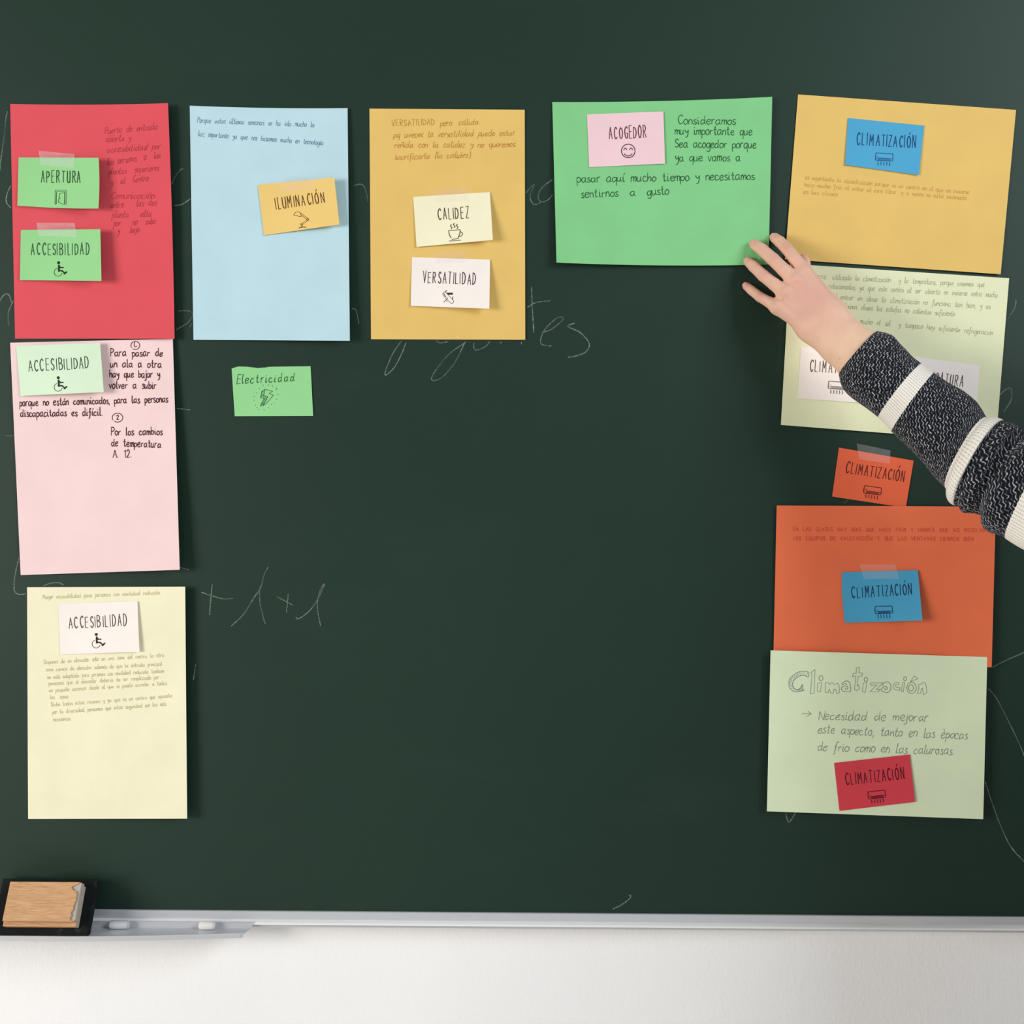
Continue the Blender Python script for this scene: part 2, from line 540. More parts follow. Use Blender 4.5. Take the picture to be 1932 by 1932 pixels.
orange = sheet([(1465.5, 953.7), (1879, 956), (1871, 1259), (1459, 1252)], (2, 2, 8, 1), ORANGE, 'orange sheet holding a blue card, below the sleeve', gap=0.0022)
mint = sheet([(1454, 1227), (1862.7, 1239.6), (1855, 1545.5), (1447, 1530.7)], (0.5, 0.5, 2, 1), MINT, 'pale mint sheet at lower right with a red card',
             gap=0.0095, bow=(0, 0))

def card(quad, lift, rgb, label, base, **kw):
    p = Paper(quad, lift, base=base, **kw)
    p.o = tag(p.build('word_card', paper_mat(rgb), 14, 10), label, 'card', CARDS)
    return p

def title(p, text, a, b, cap, w, rgb, seed=3):
    pen = Pen(p.h)
    write(pen, text, a, b, cap / 19.0, w, gap=7.6, jit=0.28, seed=seed, sub=6)
    return pen.build('printed_word', ink_mat(rgb), p.o)

# ---- icons
def xf(P, o, k=1.0, rot=0.0):
    P = np.asarray(P, float) * k
    c, s_ = math.cos(rot), math.sin(rot)
    return np.stack([o[0] + P[..., 0] * c - P[..., 1] * s_, o[1] + P[..., 0] * s_ + P[..., 1] * c], -1)

def wheelchair(p, o, rgb, rot=0.0):
    pen = Pen(p.h)
    g = lambda q: xf(q, o, 1.0, rot)
    pen.disc(g([(1, -17.9)])[0], 2.9)
    pen.stroke(g(smooth([(1.5, -11.6), (1.4, -7), (1.6, -3.2)], 3)), 3.7, caps=True)
    pen.stroke(g([(2, -11.6), (4.8, -8.6), (8.6, -8.8)]), 2.7, caps=True)
    pen.stroke(g([(1.6, -3), (7.4, -2.6), (12.6, 2)]), 3.0, caps=True)
    pen.stroke(g([(12.6, 2.2), (15.0, 0.4)]), 3.4, caps=True)
    a = np.radians(np.linspace(-106, -345, 30))
    pen.stroke(g(np.stack([7.5 * np.cos(a), 7.5 * np.sin(a)], -1)), 1.0)
    pen.build('printed_icon', ink_mat(rgb), p.o)

def airco(p, o, rot, rgb, rgb2, k=1.0):
    pen = Pen(p.h); pen2 = Pen(p.h, 0.0001)
    g = lambda q: xf(xf(np.asarray(q, float) - np.array([905, 515]), (0, 0), 0.03106 * k, -0.06), o, 1.0, rot)
    body = [(520, 270), (440, 270), (402, 315), (375, 630), (400, 690), (450, 712), (900, 738), (1340, 765), (1415, 735), (1438, 680), (1442, 400), (1432, 352), (1380, 328), (900, 300), (520, 272)]
    pen.stroke(g(smooth(body, 3)), 1.35 * k)
    pen.stroke(g([(410, 575), (900, 592), (1410, 625)]), 1.0 * k)
    pen.stroke(g([(450, 490), (560, 488)]), 0.9 * k)
    pen2.fill(g([(520, 588), (900, 600), (1350, 625), (1270, 745), (540, 705)]))
    for i in range(5):
        x = 535 + i * 176; y = i * 10
        pen.stroke(g(smooth([(x + 28, 795 + y), (x - 15, 845 + y), (x + 20, 925 + y), (x - 25, 1005 + y)], 4)), 1.25 * k)
    ic = pen.build('printed_icon', ink_mat(rgb), p.o)
    pen2.build('icon_shading', ink_mat(rgb2), ic)

def multi(p, jobs, rgb, name='printed_icon'):
    pen = Pen(p.h)
    for kind, P, w in jobs:
        if kind == 'l': pen.stroke(P, w)
        elif kind == 's': pen.stroke(smooth(P, 5), w)
        elif kind == 't': pen.stroke(P, w, caps=True)
        elif kind == 'f': pen.fill(P)
        elif kind == 'o':
            a = np.linspace(0, 2 * math.pi, 33)
            c, r = P
            pen.stroke(np.stack([c[0] + r * np.cos(a), c[1] + r * np.sin(a)], -1), w)
        elif kind == 'd': pen.disc(P, w)
    return pen.build(name, ink_mat(rgb), p.o)

# cards on the red sheet
DG = (38, 74, 42)
c = card([(35, 297.2), (186, 297.8), (185.6, 393.4), (32.8, 387.8)], (0.5, 10, 13, 3), CARDGREEN, 'green card reading APERTURA with open door icon, on the red sheet', red,
         edge={'right': arcx(1.6), 'bottom': arc(1.8)})
c_apertura = c
title(c, 'APERTURA', (77.9, 344), (150.9, 344.4), 21.6, 1.8, DG, 5)
k = .0983
D_ = lambda s: pts(s, 60, 340, k)
multi(c, [('l', D_('458,465 446,455 452,192 658,192 655,468 625,466 628,220 475,220 468,455 458,465'), 1.1),
          ('l', D_('625,235 530,262 512,425 620,466'), 1.1), ('d', D_('542,340')[0], .8)], DG)
c = card([(39.1, 433.8), (189.1, 432.5), (191.4, 530), (37.6, 528.5)], (0.5, 11, 14, 2), CARDGREEN, 'green ACCESIBILIDAD card, lower of two on the red sheet', red)
c_acc1 = c
title(c, 'ACCESIBILIDAD', (58.7, 481), (168.6, 480.4), 21.4, 1.75, DG, 6)
wheelchair(c, (109.6, 513.5), (24, 48, 26))
lines(red, [('Puerta de entrada', (197.5, 252.7), (296.3, 244.3)), ('abierta y', (199.4, 267.6), (246, 264.8)),
            ('accesibilidad por', (202, 288), (302.8, 280.6)), ('las personas  a  las', (203, 311.4), (301.9, 297.4)),
            ('plantas  superiores', (205, 330), (299, 321.6)), ('y  al  Centro', (208.7, 349.6), (279.5, 341)),
            ('Comunicación', (209.6, 375.7), (290.7, 373.8)), ('entre   las dos', (208.7, 392.4), (295.3, 386.8)),
            ('planta   alta', (211.5, 411), (285, 408.3)), ('por   no  subir', (214.3, 426), (294.4, 422.2)), ('y   baja', (221.7, 440.9), (262.7, 438))],
      0.68, 0.95, (178, 56, 68), 2, slant=.25, jit=.9, gap=2.2, space=16)

# card on the pink sheet
c = card([(30.4, 652.7), (188.8, 646.8), (195.7, 739.6), (38.8, 747)], (0.5, 6, 10, 2), CARDMINT, 'pale mint ACCESIBILIDAD card on the pink sheet', pink, bow=(3, 0))
title(c, 'ACCESIBILIDAD', (54.6, 700.8), (166.8, 694.3), 21.2, 1.75, (52, 66, 48), 7)
wheelchair(c, (109.6, 730.6), (34, 48, 34), -.04)
BR = (84, 42, 46)
h = lines(pink, [('Para pasar de', (208.7, 671.9), (307, 671.9)), ('un ala a otra', (208.3, 692.4), (304.7, 693.7)),
             ('hay que bajar y', (207, 712), (301, 712)), ('volver a subir', (206, 732.5), (294.4, 733)),
             ('porque no están comunicados, para las personas', (37.3, 766), (316.8, 758.6)),
             ('discapacitadas es difícil.', (38.8, 786.5), (192.9, 783.7)), ('Por los cambios', (210.2, 821), (306.5, 820)),
             ('de temperatura', (210.2, 841.5), (304, 844.3)), ('A. 12.', (213.4, 863), (247, 862.5))],
      0.76, 1.9, BR, 3, jit=.6, gap=2.8, space=17)
pen = Pen(pink.h)
a = np.linspace(2.6, 2.6 + 5.9, 30)
pen.stroke(np.stack([255.3 + 8.3 * np.cos(a), 651.8 + 7.6 * np.sin(a)], -1), 1.5)
pen.stroke(smooth([(254, 645.5), (253.2, 652), (255, 654.5), (258, 653)], 4), 1.5)
pen.build('circled_number', ink_mat(BR), pink.o)
pen = Pen(pink.h)
pen.stroke(np.stack([221.7 + 10 * np.cos(a), 788 + 8.4 * np.sin(a)], -1), 1.5)
pen.stroke(smooth([(219.5, 785), (222, 783.2), (223.5, 785.5), (220.5, 791), (224, 791.5)], 4), 1.7)
pen.build('circled_number', ink_mat(BR), pink.o)

# card on the pale yellow sheet
c = card([(110.1, 1138.8), (259.2, 1134.7), (263, 1229.8), (113.9, 1234.8)], (0.2, 1.4, 4, 1), WHITE, 'white ACCESIBILIDAD card on the pale yellow sheet', straw)
title(c, 'ACCESIBILIDAD', (130.6, 1185.6), (238.3, 1180.7), 21.2, 1.75, (88, 68, 62), 8)
wheelchair(c, (181.3, 1215), (58, 42, 38), -.04)
lines(straw, [('Mayor accesibilidad para personas con movilidad reducida', (80.7, 1130), (302, 1121.3)),
              ('Dispones de un elevador solo en una zona del centro, la otra', (83, 1253), (309.5, 1239)),
              ('zona carece de elevador además de que la entrada principal', (86.5, 1267), (305.8, 1255.8)),
              ('no está adaptada para personas con movilidad reducida. tambien', (89.6, 1281), (308.6, 1268.9)),
              ('pensamos que el elevador debería de ser remplazado por', (91.5, 1293), (300, 1281)),
              ('un pequeño ascensor desde el que se pueda acceder a todas', (92.8, 1306), (315, 1292)),
              ('las  zonas.', (94.8, 1319), (129.7, 1317)),
              ('Dicho todas estas razones y ya que es un centro que apuesta', (96.7, 1333), (324.4, 1315.5)),
              ('por la diversidad, pensamos que estas seguridad son las más', (99, 1347), (313.2, 1331.3)),
              ('necesarias', (100.8, 1361), (132.5, 1359))], 0.42, 0.8, (196, 184, 136), 4, jit=.6, gap=2.3, space=16)

# light blue sheet
lines(sky, [('Porque estas últimas semanas se ha ido mucho la', (372, 231), (592.5, 239.5)),
            ('luz, importante ya que nos basamos mucho en tecnología', (373.6, 256.6), (609.6, 273.7))], 0.54, 1.0, (110, 144, 162), 5, jit=.8, gap=2.2, slant=.12, space=19)
c = card([(486.6, 348.8), (630.6, 334.8), (640.4, 423.6), (498.2, 444)], (0.8, 11, 9, 1), CARDAMBER, 'amber ILUMINACIÓN card with desk lamp icon', sky)
c_ilum = c
INKB = (96, 52, 18)
title(c, 'ILUMINACIÓN', (521.3, 395), (611.3, 382.2), 20.5, 1.8, INKB, 9)
k = .02847
L_ = lambda s: pts(s, 560, 385, k)
multi(c, [('t', L_('150,1600 210,1545 540,1520 580,1555'), 1.5), ('t', L_('330,1400 345,1520'), 1.9), ('o', (L_('325,1345')[0], 1.9), .9),
          ('o', (L_('725,1020')[0], 1.9), 1.1), ('l', L_('385,1250 640,1080'), .8), ('l', L_('430,1320 720,1100'), .8),
          ('l', L_('250,600 300,620 720,950'), .9), ('l', L_('280,780 340,770 660,1020'), .9),
          ('s', pts('1195,1265 1205,1245 1228,1229 1255,1230 1272,1250 1276,1276 1255,1278 1225,1268 1195,1265', 350, 190, .1708), .9)], INKB)

# amber sheet
INKA = (196, 136, 66)
lines(amber, [('VERSATILIDAD', (739.4, 238), (819.2, 235.3))], 0.58, 1.15, INKA, 6, jit=1.0, gap=4.5)
lines(amber, [('pero', (831, 237.5), (852, 236)), ('cálida', (865.7, 235.6), (902.6, 235)),
              ('pq aveces la versatilidad puede estar', (743, 260), (970.8, 255.4)),
              ('reñida con la calidez. y no queremos', (744.6, 278.6), (971.6, 277)),
              ('sacrificarla (la calidez)', (744.6, 301), (886.6, 297))], 0.62, 1.15, INKA, 7, jit=1.1, gap=2.3, slant=.2, space=16)
c = card([(779.5, 371.4), (924.3, 362.4), (929.9, 452.7), (786, 465.9)], (0.2, 0.6, 10, 2), CARDCREAM, 'cream CALIDEZ card with steaming cup icon on the upright amber sheet', amber)
c_calidez = c
INKC = (74, 66, 42)
title(c, 'CALIDEZ', (827.2, 414.7), (885, 411), 20.5, 1.8, INKC, 10)
C_ = lambda s: pts(s, 690, 200, .16046)
multi(c, [('l', C_('975,1465 1112,1455'), 1.5), ('s', C_('1112,1455 1105,1500 1085,1560'), 1.5), ('l', C_('1085,1560 1012,1567'), 1.4),
          ('s', C_('975,1465 985,1515 1005,1552'), 1.5), ('s', C_('1110,1478 1132,1488 1137,1508 1122,1530 1100,1535'), 1.3),
          ('l', C_('982,1588 1118,1577'), 1.5), ('s', C_('1010,1394 996,1408 1014,1430 1003,1448'), 1.5),
          ('s', C_('1042,1380 1030,1394 1050,1414 1041,1433'), 1.5), ('s', C_('1078,1390 1066,1404 1084,1424 1074,1443'), 1.5)], (62, 52, 32))
c = card([(777, 485.2), (924.5, 489.8), (923.2, 582.5), (775.2, 577)], (0.2, 0.8, 10, 2), WHITE, 'white VERSATILIDAD card with pocket knife icon', amber)
c_versa = c
title(c, 'VERSATILIDAD', (798, 533), (896.3, 537), 21.2, 1.75, (78, 56, 50), 11)
K_ = lambda s: pts(s, 820, 540, .03106)
multi(c, [('s', K_('600,355 520,395 500,480 540,570 740,790 940,990 1020,1045 1110,1020 1150,930 1110,830 880,590 690,395 600,355'), .8),
          ('f', K_('720,395 1080,388 1130,455 1080,520 840,520'), 0), ('l', K_('640,350 740,250'), 1.9), ('l', K_('1100,640 1092,810'), 1.9),
          ('l', K_('560,450 575,500 690,640'), 1.5), ('l', K_('745,690 800,760'), 1.3), ('l', K_('745,780 550,970'), 1.4), ('l', K_('745,850 742,950'), 1.2)], (70, 46, 38))

# green sheet
INKG = (40, 92, 54)
lines(green, [('Consideramos', (1279.4, 233.7), (1387.6, 234.9)), ('muy importante que', (1273.7, 253.3), (1419.4, 255)),
              ('Sea acogedor porque', (1273.7, 278), (1427, 279.5)), ('ya que vamos a', (1274.4, 304), (1396.7, 304)),
              ('pasar aquí mucho tiempo y necesitamos', (1088.8, 344), (1422.8, 338.6)),
              ('sentirnos  a  gusto', (1096.7, 373), (1262.3, 366.7))], 0.88, 1.5, INKG, 8, jit=.45, gap=2.2, space=14)
c = card([(1107.4, 215.8), (1251.6, 210.3), (1254.8, 308.7), (1111.5, 315.5)], (0.2, 1, 1.5, 0.5), CARDPINK, 'pink ACOGEDOR card with smiley face on the green sheet', green)
title(c, 'ACOGEDOR', (1149.6, 262.4), (1219.7, 259.3), 22, 1.75, (92, 44, 52), 12)
S_ = lambda s: pts(s, 1030, 180, .22774)
multi(c, [('o', (S_('682,460')[0], 12.8), 1.6), ('s', S_('645,453 650,442 658,437 666,442 670,452'), 1.5),
          ('s', S_('693,452 698,441 706,436 713,441 718,451'), 1.5), ('s', S_('650,484 664,497 682,501 700,496 715,483'), 1.6)], (76, 34, 42))

# top right amber sheet
lines(gold, [('es importante la climatización porque es un centro en el que en invierno', (1519.3, 338), (1828.6, 366.5)),
             ('hace mucho frío al estar al aire libre  y a veces se está incómodo', (1517.4, 351.3), (1822.7, 377.5)),
             ('en las clases', (1515, 365.3), (1579.4, 370))], 0.46, 0.85, (206, 158, 82), 9, jit=.7, gap=2.3, space=13)
c = card([(1599.8, 222.6), (1743.7, 237), (1733.8, 330.3), (1594.6, 310.8)], (0.3, 0.6, 1.5, 1.5), BLUE, 'blue CLIMATIZACIÓN card on the top right amber sheet', gold)
NAVY = (22, 62, 110)
title(c, 'CLIMATIZACIÓN', (1616.4, 272.8), (1726.4, 279), 21.8, 1.8, NAVY, 13)
airco(c, (1668, 296), .06, (24, 86, 132), (58, 122, 168))

# pale lime sheet
lines(limep, [('Hemos', (1521, 523), (1558, 526.5)), ('utilizado la climatización  y la tempratura, porque creemos que', (1571, 527), (1857, 541.5)),
              ('están', (1532, 541.5), (1557, 543.5)), ('relacionadas, ya que este centro al ser abierto en invierno entra mucho', (1563.8, 544), (1881.4, 561)),
              ('frío. al', (1542, 561), (1579, 564.4)), ('entrar en clase la climatización no funciona tan bien, y es', (1585.3, 564.7), (1868, 583)),
              ('que en', (1556, 579), (1583, 581.4)), ('algunas clases las estufas no calientan suficiente', (1589, 581.8), (1800.8, 596.5)),
              ('da', (1608, 608.5), (1617, 609.3)), ('mucho el sol  y tampoco hay suficiente refrigeración', (1622.5, 610), (1873, 632))], 0.56, 0.95, (178, 180, 144), 10, jit=.8, gap=2.2, slant=.1, space=19)
c = card([(1511.3, 654.4), (1656, 664.5), (1650, 762), (1505.2, 751.6)], (0.2, 0.4, 0.8, 0.5), WHITE, 'white CLIMATIZACIÓN card half hidden by the cuff', limep)
title(c, 'CLIMATIZACIÓN', (1528.4, 700.5), (1638, 707), 20.5, 1.75, (88, 72, 66), 14)
airco(c, (1579, 727), .06, (92, 76, 70), (176, 160, 152), 1.0)
c = card([(1704, 670.5), (1848.4, 689.3), (1841, 787), (1697, 768)], (0.2, 1.0, 2.5, 0.5), WHITE, 'white TEMPERATURA card mostly hidden by the sleeve', limep)
title(c, 'TEMPERATURA', (1722, 717), (1815.5, 729.6), 20.5, 1.75, (92, 76, 72), 15)

# orange card (tucked behind the orange sheet)
c = ocard
c.o = tag(c.build('word_card', paper_mat(CARDORANGE), 14, 10), 'orange CLIMATIZACIÓN card taped straight onto the chalkboard', 'card', CARDS)
INKO = (92, 34, 34)
title(c, 'CLIMATIZACIÓN', (1595.6, 891.5), (1705, 909.3), 20.8, 1.8, INKO, 16)
airco(c, (1646, 925), .13, INKO, (150, 62, 48))

# orange sheet
lines(orange, [('EN LAS CLASES HAY DÍAS QUE HACE FRÍO Y HABRÍA QUE NO MEZCLAR', (1496.5, 1001.8), (1858, 1004)),
               ('LOS EQUIPOS DE CALEFACCIÓN Y QUE LAS VENTANAS CIERREN BIEN', (1496.5, 1019), (1836, 1020))], 0.36, 1.1, (214, 80, 62), 11, jit=.8, gap=4.5, space=22)
c = card([(1588.5, 1079.7), (1731.6, 1075.7), (1740.5, 1170.7), (1594, 1175.2)], (1, 1.5, 12, 2.5), BLUE, 'blue CLIMATIZACIÓN card on the orange sheet', orange, edge={'left': arcx(-2)})
c_blue2 = c
title(c, 'CLIMATIZACIÓN', (1607.6, 1128.6), (1720, 1121.5), 20.5, 1.8, (22, 50, 92), 17)
airco(c, (1667, 1150.5), -.03, (22, 58, 100), (44, 92, 136))

# mint sheet
INKP = (134, 142, 128)
pen = Pen(mint.h)
G_ = lambda s: pts(s, 1480, 1250, .1449)
for s, cl in (('315,125 250,112 180,125 110,170 65,220 58,290 80,345 130,380 200,378 270,355', 0), ('315,125 310,190 250,165 180,185 120,240 108,300 140,345 190,345 215,320 235,285 240,365', 0)):
    pen.stroke(smooth(G_(s), 4), 1.0)
for s in ('345,130 397,90 385,400 338,410 358,160 345,130', '432,270 482,262 470,382 428,375 432,270',
          '530,265 575,262 585,290 620,262 650,290 690,268 710,300 715,395 685,405 665,350 645,345 635,400 600,400 585,345 570,390 530,388 535,300 530,265',
          '935,70 975,58 968,135 1015,135 1005,180 960,178 945,310 965,290 978,335 940,368 912,350 930,175 885,185 895,140 935,140 935,70',
          '1025,270 1075,265 1050,390 1015,380 1025,270', '1115,268 1280,265 1195,350 1250,345 1220,385 1115,380 1205,290 1130,300 1115,268',
          '1495,265 1440,262 1410,300 1430,350 1500,362 1500,325 1450,320 1445,290 1490,285 1495,265', '1540,262 1565,258 1548,380 1522,378 1540,262',
          '1640,250 1690,175 1740,210 1675,235 1640,250',
          '1745,285 1775,285 1790,270 1830,258 1845,300 1855,395 1805,420 1800,330 1785,345 1770,400 1730,405 1750,330 1745,285'):
    q = G_(s)
    for i in range(len(q) - 1): pen.stroke(q[i:i + 2], 1.0)
for s in ('745,290 770,255 815,240 850,270 860,370 820,380 770,375 740,350 750,320 800,305 825,330 805,350 790,335', '745,290 790,275 815,290',
          '1270,305 1300,260 1350,255 1385,300 1375,365 1330,392 1270,370 1265,340 1310,310 1340,335 1315,355 1300,335'):
    pen.stroke(smooth(G_(s), 4), 1.0)
a = np.linspace(0, 6.3, 25)
for cx, cy, rx, ry in ((475, 203, 26, 32), (1060, 222, 24, 27), (1570, 212, 18, 28), (1655, 330, 62, 72), (1648, 330, 32, 40)):
    pen.stroke(np.stack([1480 + .1449 * (cx + rx * np.cos(a)), 1250 + .1449 * (cy + ry * np.sin(a))], -1), 1.0)
pen.build('outlined_heading', ink_mat((120, 134, 118)), mint.o)
pen = Pen(mint.h)
for s in ('300,130 285,172', '270,118 240,165', '235,120 200,172', '205,120 165,188', '175,130 135,215', '140,150 110,240', '110,175 70,260', '80,215 105,280', '62,260 105,315', '65,300 118,325',
          '75,335 125,340', '110,365 150,345', '140,378 190,345', '170,378 220,325', '190,376 235,300', '210,374 238,330', '225,368 240,345'):
    pen.stroke(G_(s), 0.9)
pen.build('hatching', ink_mat((140, 152, 164)), mint.o)
lines(mint, [('>', (1512, 1356), (1527.5, 1356)), ('Necesidad de mejorar', (1544.4, 1358), (1750.7, 1360.5)),
             ('este aspecto, tanto en las èpocas', (1543, 1383), (1824.5, 1394.4)),
             ('de frio como en las calurosas.', (1542.6, 1416), (1799, 1424))], 0.95, 1.2, INKP, 12, jit=.9, gap=2.4, slant=.16, space=15)
c = card([(1573.7, 1439.5), (1716.3, 1423.7), (1726.5, 1512.9), (1583.9, 1530)], (0.3, 0.8, 2, 0.6), CARDRED, 'red CLIMATIZACIÓN card on the pale mint sheet', mint)
title(c, 'CLIMATIZACIÓN', (1596.6, 1481), (1706.6, 1469.4), 21, 1.8, (92, 18, 32), 18)
airco(c, (1654, 1499), -.11, (88, 18, 34), (142, 28, 48))

# hand drawn electricity card
def torn(t):
    y = np.interp(t, [0, .08, .2, .33, .44, .47, .6, 1], [0, -3.7, -2.5, .4, -.2, -1.2, -1, 0])
    return 0 * t, y
c = Paper([(437, 695.4), (586, 691), (590.8, 784.7), (442.8, 785.2)], (0.3, 0.5, 1, 0.8), edge={'top': torn})
c.o = tag(c.build('word_card', paper_mat(CARDGREEN[:1] + (214,) + (146,)), 30, 12), 'green card with hand drawn lightning bolt, alone on the chalkboard', 'card', CARDS)
INKE = (44, 96, 54)
lines(c, [('Electricidad', (447, 724), (555.6, 719))], 0.86, 1.5, INKE, 13, jit=.6, gap=4.5, slant=.15)
B_ = lambda s: pts(s, 420, 670, .10352)
jobs = []
def legs(s, w):
    q = B_(s)
    for i in range(len(q) - 1): jobs.append(('l', np.array(q[i:i + 2]), w))
legs('770,625 910,660 845,700 925,730 800,880 740,920 690,930 700,890 760,790 690,780 715,660 770,625', 1.3)
legs('770,625 750,735 825,755 790,830 740,915', 1.3)
for s in ('720,665 755,655', '712,690 752,690', '705,715 748,712', '700,740 748,735', '695,765 750,745', '725,785 790,752', '765,792 815,765', '750,815 805,795', '740,840 790,825', '725,865 775,850', '710,890 760,872', '700,910 745,895'):
    jobs.append(('l', B_(s), 1.3))
for s in ('738,540 742,560', '838,532 834,555', '915,553 905,575', '655,600 672,620', '970,592 985,605', '962,640 995,615', '612,682 625,696', '990,712 1022,710', '565,765 580,752', '560,826 580,824', '970,805 992,803',
          '585,915 605,908', '935,868 948,874', '880,888 893,905', '615,955 632,965', '648,998 665,985', '828,950 842,965', '752,985 754,1010'):
    jobs.append(('l', B_(s), .9))
multi(c, jobs, INKE, 'drawn_bolt')

# ------------------------------------------------------------------ tape
m_tape, nt, bs, out = nodes('clear_matte_tape')
tr = nt.nodes.new('ShaderNodeBsdfTransparent')
mx = nt.nodes.new('ShaderNodeMixShader')
bs.inputs['Base Color'].default_value = (.9, .88, .88, 1)
bs.inputs['Roughness'].default_value = 0.3
v = coords(nt)
nt.links.new(ramp(nt, noise(nt, v, 60, 3), 0.3, 0.7, 0.20, 0.30), mx.inputs[0])
nt.links.new(tr.outputs[0], mx.inputs[1]); nt.links.new(bs.outputs[0], mx.inputs[2])
nt.links.new(mx.outputs[0], out.inputs[0])
m_tape3 = m_tape.copy()
m_tape3.name = 'clear_glossy_tape'
for n in m_tape3.node_tree.nodes:
    if n.type == 'MAP_RANGE': n.inputs[3].default_value, n.inputs[4].default_value = 0.11, 0.17
m_tape2 = m_tape.copy()
m_tape2.name = 'clear_thin_tape'
for n in m_tape2.node_tree.nodes:
    if n.type == 'MAP_RANGE': n.inputs[3].default_value, n.inputs[4].default_value = 0.09, 0.16
    if n.type == 'BSDF_PRINCIPLED': n.inputs['Base Color'].default_value = (.95, .80, .82, 1)

def tape(quad, cardp, under, label, mat=None):
    nu, nv = 12, 12
    q = np.array(quad, float)
    u, v = np.meshgrid(np.linspace(0, 1, nu + 1), np.linspace(0, 1, nv + 1))
    u = u.ravel(); v = v.ravel()
    P = np.outer((1 - u) * (1 - v), q[0]) + np.outer(u * (1 - v), q[1]) + np.outer(u * v, q[2]) + np.outer((1 - u) * v, q[3])
    hb = under.h(P[:, 0], P[:, 1]) if under is not None else np.zeros(len(P))
    hc = cardp.h(P[:, 0], P[:, 1])
    cu, cv = cardp.uv(P[:, 0], P[:, 1])
    t = np.clip((cv + .06) / .06, 0, 1)
    h = hb + (np.maximum(hc, hb) - hb) * t + 0.0004
    top = U(P[:, 0], P[:, 1], h)
    bot = top + np.array([0, .00006, 0])
    n = len(top); W_ = nu + 1
    f = []
    for j in range(nv):
        for i in range(nu):
            k = j * W_ + i
            f.append((k, k + W_, k + W_ + 1, k + 1))
    o = link('tape_strip', top, f, mat or m_tape)
    return tag(o, label, 'tape', TAPES)

tape([(72.5, 284.3), (140.7, 291), (140, 317.5), (77, 311)], c_apertura, red, 'clear tape over the top edge of the APERTURA card')
tape([(68.6, 420.2), (141, 420.6), (145, 447.4), (73, 445)], c_acc1, red, 'clear tape over the top of the lower green card on the red sheet')
tape([(531, 330), (592, 336), (594, 356), (531, 362)], c_ilum, sky, 'faint clear tape over the top of the amber card on the light blue sheet', m_tape2)
tape([(822.4, 358), (880, 352), (884, 378), (824, 382)], c_calidez, amber, 'faint clear tape over the top edge of the cream card', m_tape2)
tape([(822, 475), (879, 474), (880, 496), (823, 497)], c_versa, amber, 'faint clear tape over the top edge of the white pocket knife card', m_tape2)
tape([(1616.4, 836.6), (1680, 849.8), (1678.6, 875), (1621, 866.4)], ocard, None, 'clear tape holding the orange card to the chalkboard', m_tape3)
tape([(1621.6, 1065), (1688.8, 1065), (1696.7, 1091.7), (1630, 1092.5)], c_blue2, orange, 'clear tape over the top of the blue card on the orange sheet', m_tape3)

